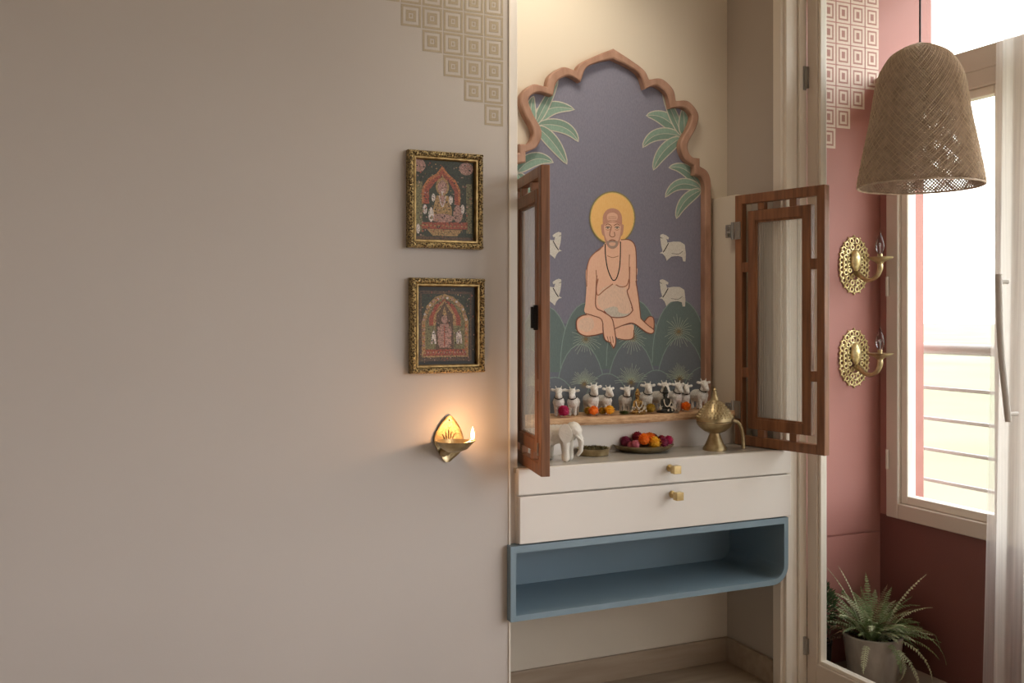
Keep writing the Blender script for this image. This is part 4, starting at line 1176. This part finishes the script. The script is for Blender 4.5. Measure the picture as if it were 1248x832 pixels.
# flower plate
fp = on_counter(783, 548.5)
bm = bmesh.new(); lathe(bm, [(0, 0), (.072, 0), (.080, .002), (.093, .010), (.102, .0200), (.104, .0225), (.1015, .0225), (.090, .014), (.07, .006), (0, .005)], fp, 56)
tag(obj('brass_plate', bm, M_brass, smooth=True), 'wide round brass plate heaped with flowers on the stone top', 'plate')
G = 'flowers heaped on the brass plate'
side_ = Vector((math.cos(TH + .15), -math.sin(TH + .15), 0)); back = Vector((math.sin(TH + .15), math.cos(TH + .15), 0))
fls = [(-.074, 0, P_pur, .019, 'plum flower at the left end of the brass plate'), (-.050, -.022, P_pur, .019, 'plum flower at the left front of the brass plate'),
       (-.048, .030, P_mag, .019, 'magenta flower at the left back of the brass plate'), (-.020, -.052, P_pnk, .015, 'small pale pink flower at the front of the plate'),
       (-.034, -.046, P_pnk, .012, 'tiny pale pink bud at the front left of the plate'), (-.016, .008, P_red, .021, 'crimson flower in the middle of the brass plate'),
       (-.012, .048, P_pnk, .019, 'pink flower at the back of the brass plate'), (.006, -.036, P_ora, .021, 'orange marigold at the front of the plate'),
       (.036, -.034, P_yel, .020, 'yellow-orange marigold right of the orange one on the plate'), (.022, .010, P_ora, .020, 'orange marigold in the middle of the brass plate'),
       (.030, .050, P_red, .021, 'crimson flower at the back right of the plate'), (.058, .016, P_red, .019, 'crimson flower at the right of the plate'),
       (.064, -.016, P_pur, .017, 'plum flower at the right front of the plate'), (.078, .008, P_mag, .016, 'magenta flower at the right end of the plate')]
for a_, b_, m_, r_, lb in fls:
    a_ *= 1.1; b_ *= 1.05; r_ *= 1.14
    p = fp + side_ * a_ + back * b_; rr_ = math.hypot(a_, b_)
    p.z = CT + .006 + max(0, (rr_ - .07)) * .4 + (.012 if rr_ < .045 else .004)
    flower('plate_flower', lb, m_, p, r_, G, .9)

# incense burner
ip = Vector((1.930, 2.66, CT))
t = thing('incense_burner', 'brass incense burner with pierced domed lid and curved handle', 'incense burner', ip)
bm = bmesh.new(); lathe(bm, [(0, 0), (.039, 0), (.0395, .006), (.036, .012), (.030, .022), (.025, .034), (.018, .052), (.017, .056), (.022, .0585), (.036, .064), (.052, .077), (.0595, .088), (.061, .094), (.0600, .0955), (0, .0955)], ip, 48)
obj('bowl', bm, M_brass, t, smooth=True)
bm = bmesh.new(); lathe(bm, [(0, .097), (.0605, .097), (.0615, .0985), (.061, .104), (.058, .115), (.047, .132), (.034, .148), (.022, .160), (.0145, .167), (.0135, .170), (.009, .184), (.006, .194), (.0055, .197), (.0075, .200), (.0055, .203), (.0035, .206), (.0045, .209), (0, .2115)], ip, 48)
# raised leaf-shaped studs
for j, (z, r) in enumerate(((.112, .0595), (.120, .0555), (.128, .0505), (.136, .0445), (.144, .0380), (.152, .0310), (.159, .0240))):
    nn = int(2 * PI * r / .0115)
    for i in range(nn):
        a = 2 * PI * (i + .5 * (j % 2)) / nn; c = ip + Vector((r * math.cos(a), r * math.sin(a), z))
        nv = Vector((math.cos(a), math.sin(a), .75)).normalized(); tg = Vector((-math.sin(a), math.cos(a), 0)); up = nv.cross(tg) * -1
        q_ = [c + tg * .0038, c + up * .0062, c - tg * .0038, c - up * .0062]; ap = c + nv * .003
        vs = [bm.verts.new(x) for x in q_]; av = bm.verts.new(ap)
        for k in range(4): bm.faces.new((vs[k], vs[(k + 1) % 4], av))
obj('lid', bm, M_brass, t, smooth=False)
bm = bmesh.new()
hv = Vector((math.cos(R(-8)), math.sin(R(-8)), 0))
tube(bm, catmull([ip + hv * x + Vector((0, 0, z)) for x, z in ((.056, .092), (.070, .095), (.088, .088), (.100, .068), (.106, .040), (.108, .0012))], 6), .0062, n=12)
obj('handle', bm, M_brass, t, smooth=True)

# ------------------------------------------------------------------ light
W = bpy.data.worlds.new('world'); bpy.context.scene.world = W; W.use_nodes = True
N, L = W.node_tree.nodes, W.node_tree.links
bg = N['Background']
tc = N.new('ShaderNodeTexCoord'); sx = N.new('ShaderNodeSeparateXYZ'); rp = N.new('ShaderNodeValToRGB')
L.new(tc.outputs['Generated'], sx.inputs[0]); L.new(sx.outputs['Z'], rp.inputs['Fac'])
rp.color_ramp.elements[0].position = 0.0; rp.color_ramp.elements[0].color = (1, .965, .93, 1)
rp.color_ramp.elements[1].position = .35; rp.color_ramp.elements[1].color = (.94, .955, 1, 1)
L.new(rp.outputs['Color'], bg.inputs['Color']); bg.inputs['Strength'].default_value = 3.2
def area(name, loc, rot, sx_, sy_, e, col, portal=False):
    l = bpy.data.lights.new(name, 'AREA'); l.shape = 'RECTANGLE'; l.size = sx_; l.size_y = sy_; l.energy = e; l.color = col
    if portal: l.cycles.is_portal = True
    o = bpy.data.objects.new(name, l); C.objects.link(o); o.location = loc; o.rotation_euler = rot; return o
area('window_portal', (2.93, .85, 1.53), (0, R(90), 0), 2.0, 3.7, 1, (1, 1, 1), True)
# warm spot added in front of the niche to brighten its back wall
sp_ = bpy.data.lights.new('niche_spot', 'SPOT'); sp_.energy = 17; sp_.color = (1, .88, .70); sp_.spot_size = R(110); sp_.spot_blend = .8; sp_.shadow_soft_size = .2
so = bpy.data.objects.new('niche_spot', sp_); C.objects.link(so); so.location = (1.35, 2.40, CEIL - .02); so.rotation_euler = (R(35), 0, 0)

s = bpy.context.scene
s.view_settings.view_transform = 'Standard'; s.view_settings.look = 'None'; s.view_settings.gamma = 1; s.view_settings.use_curve_mapping = False
s.view_settings.exposure = 1.2
s.cycles.use_denoising = True
s.cycles.max_bounces = 10; s.cycles.diffuse_bounces = 6; s.cycles.transparent_max_bounces = 24; s.cycles.glossy_bounces = 4
s.cycles.sample_clamp_indirect = 6; s.cycles.caustics_reflective = False; s.cycles.caustics_refractive = False
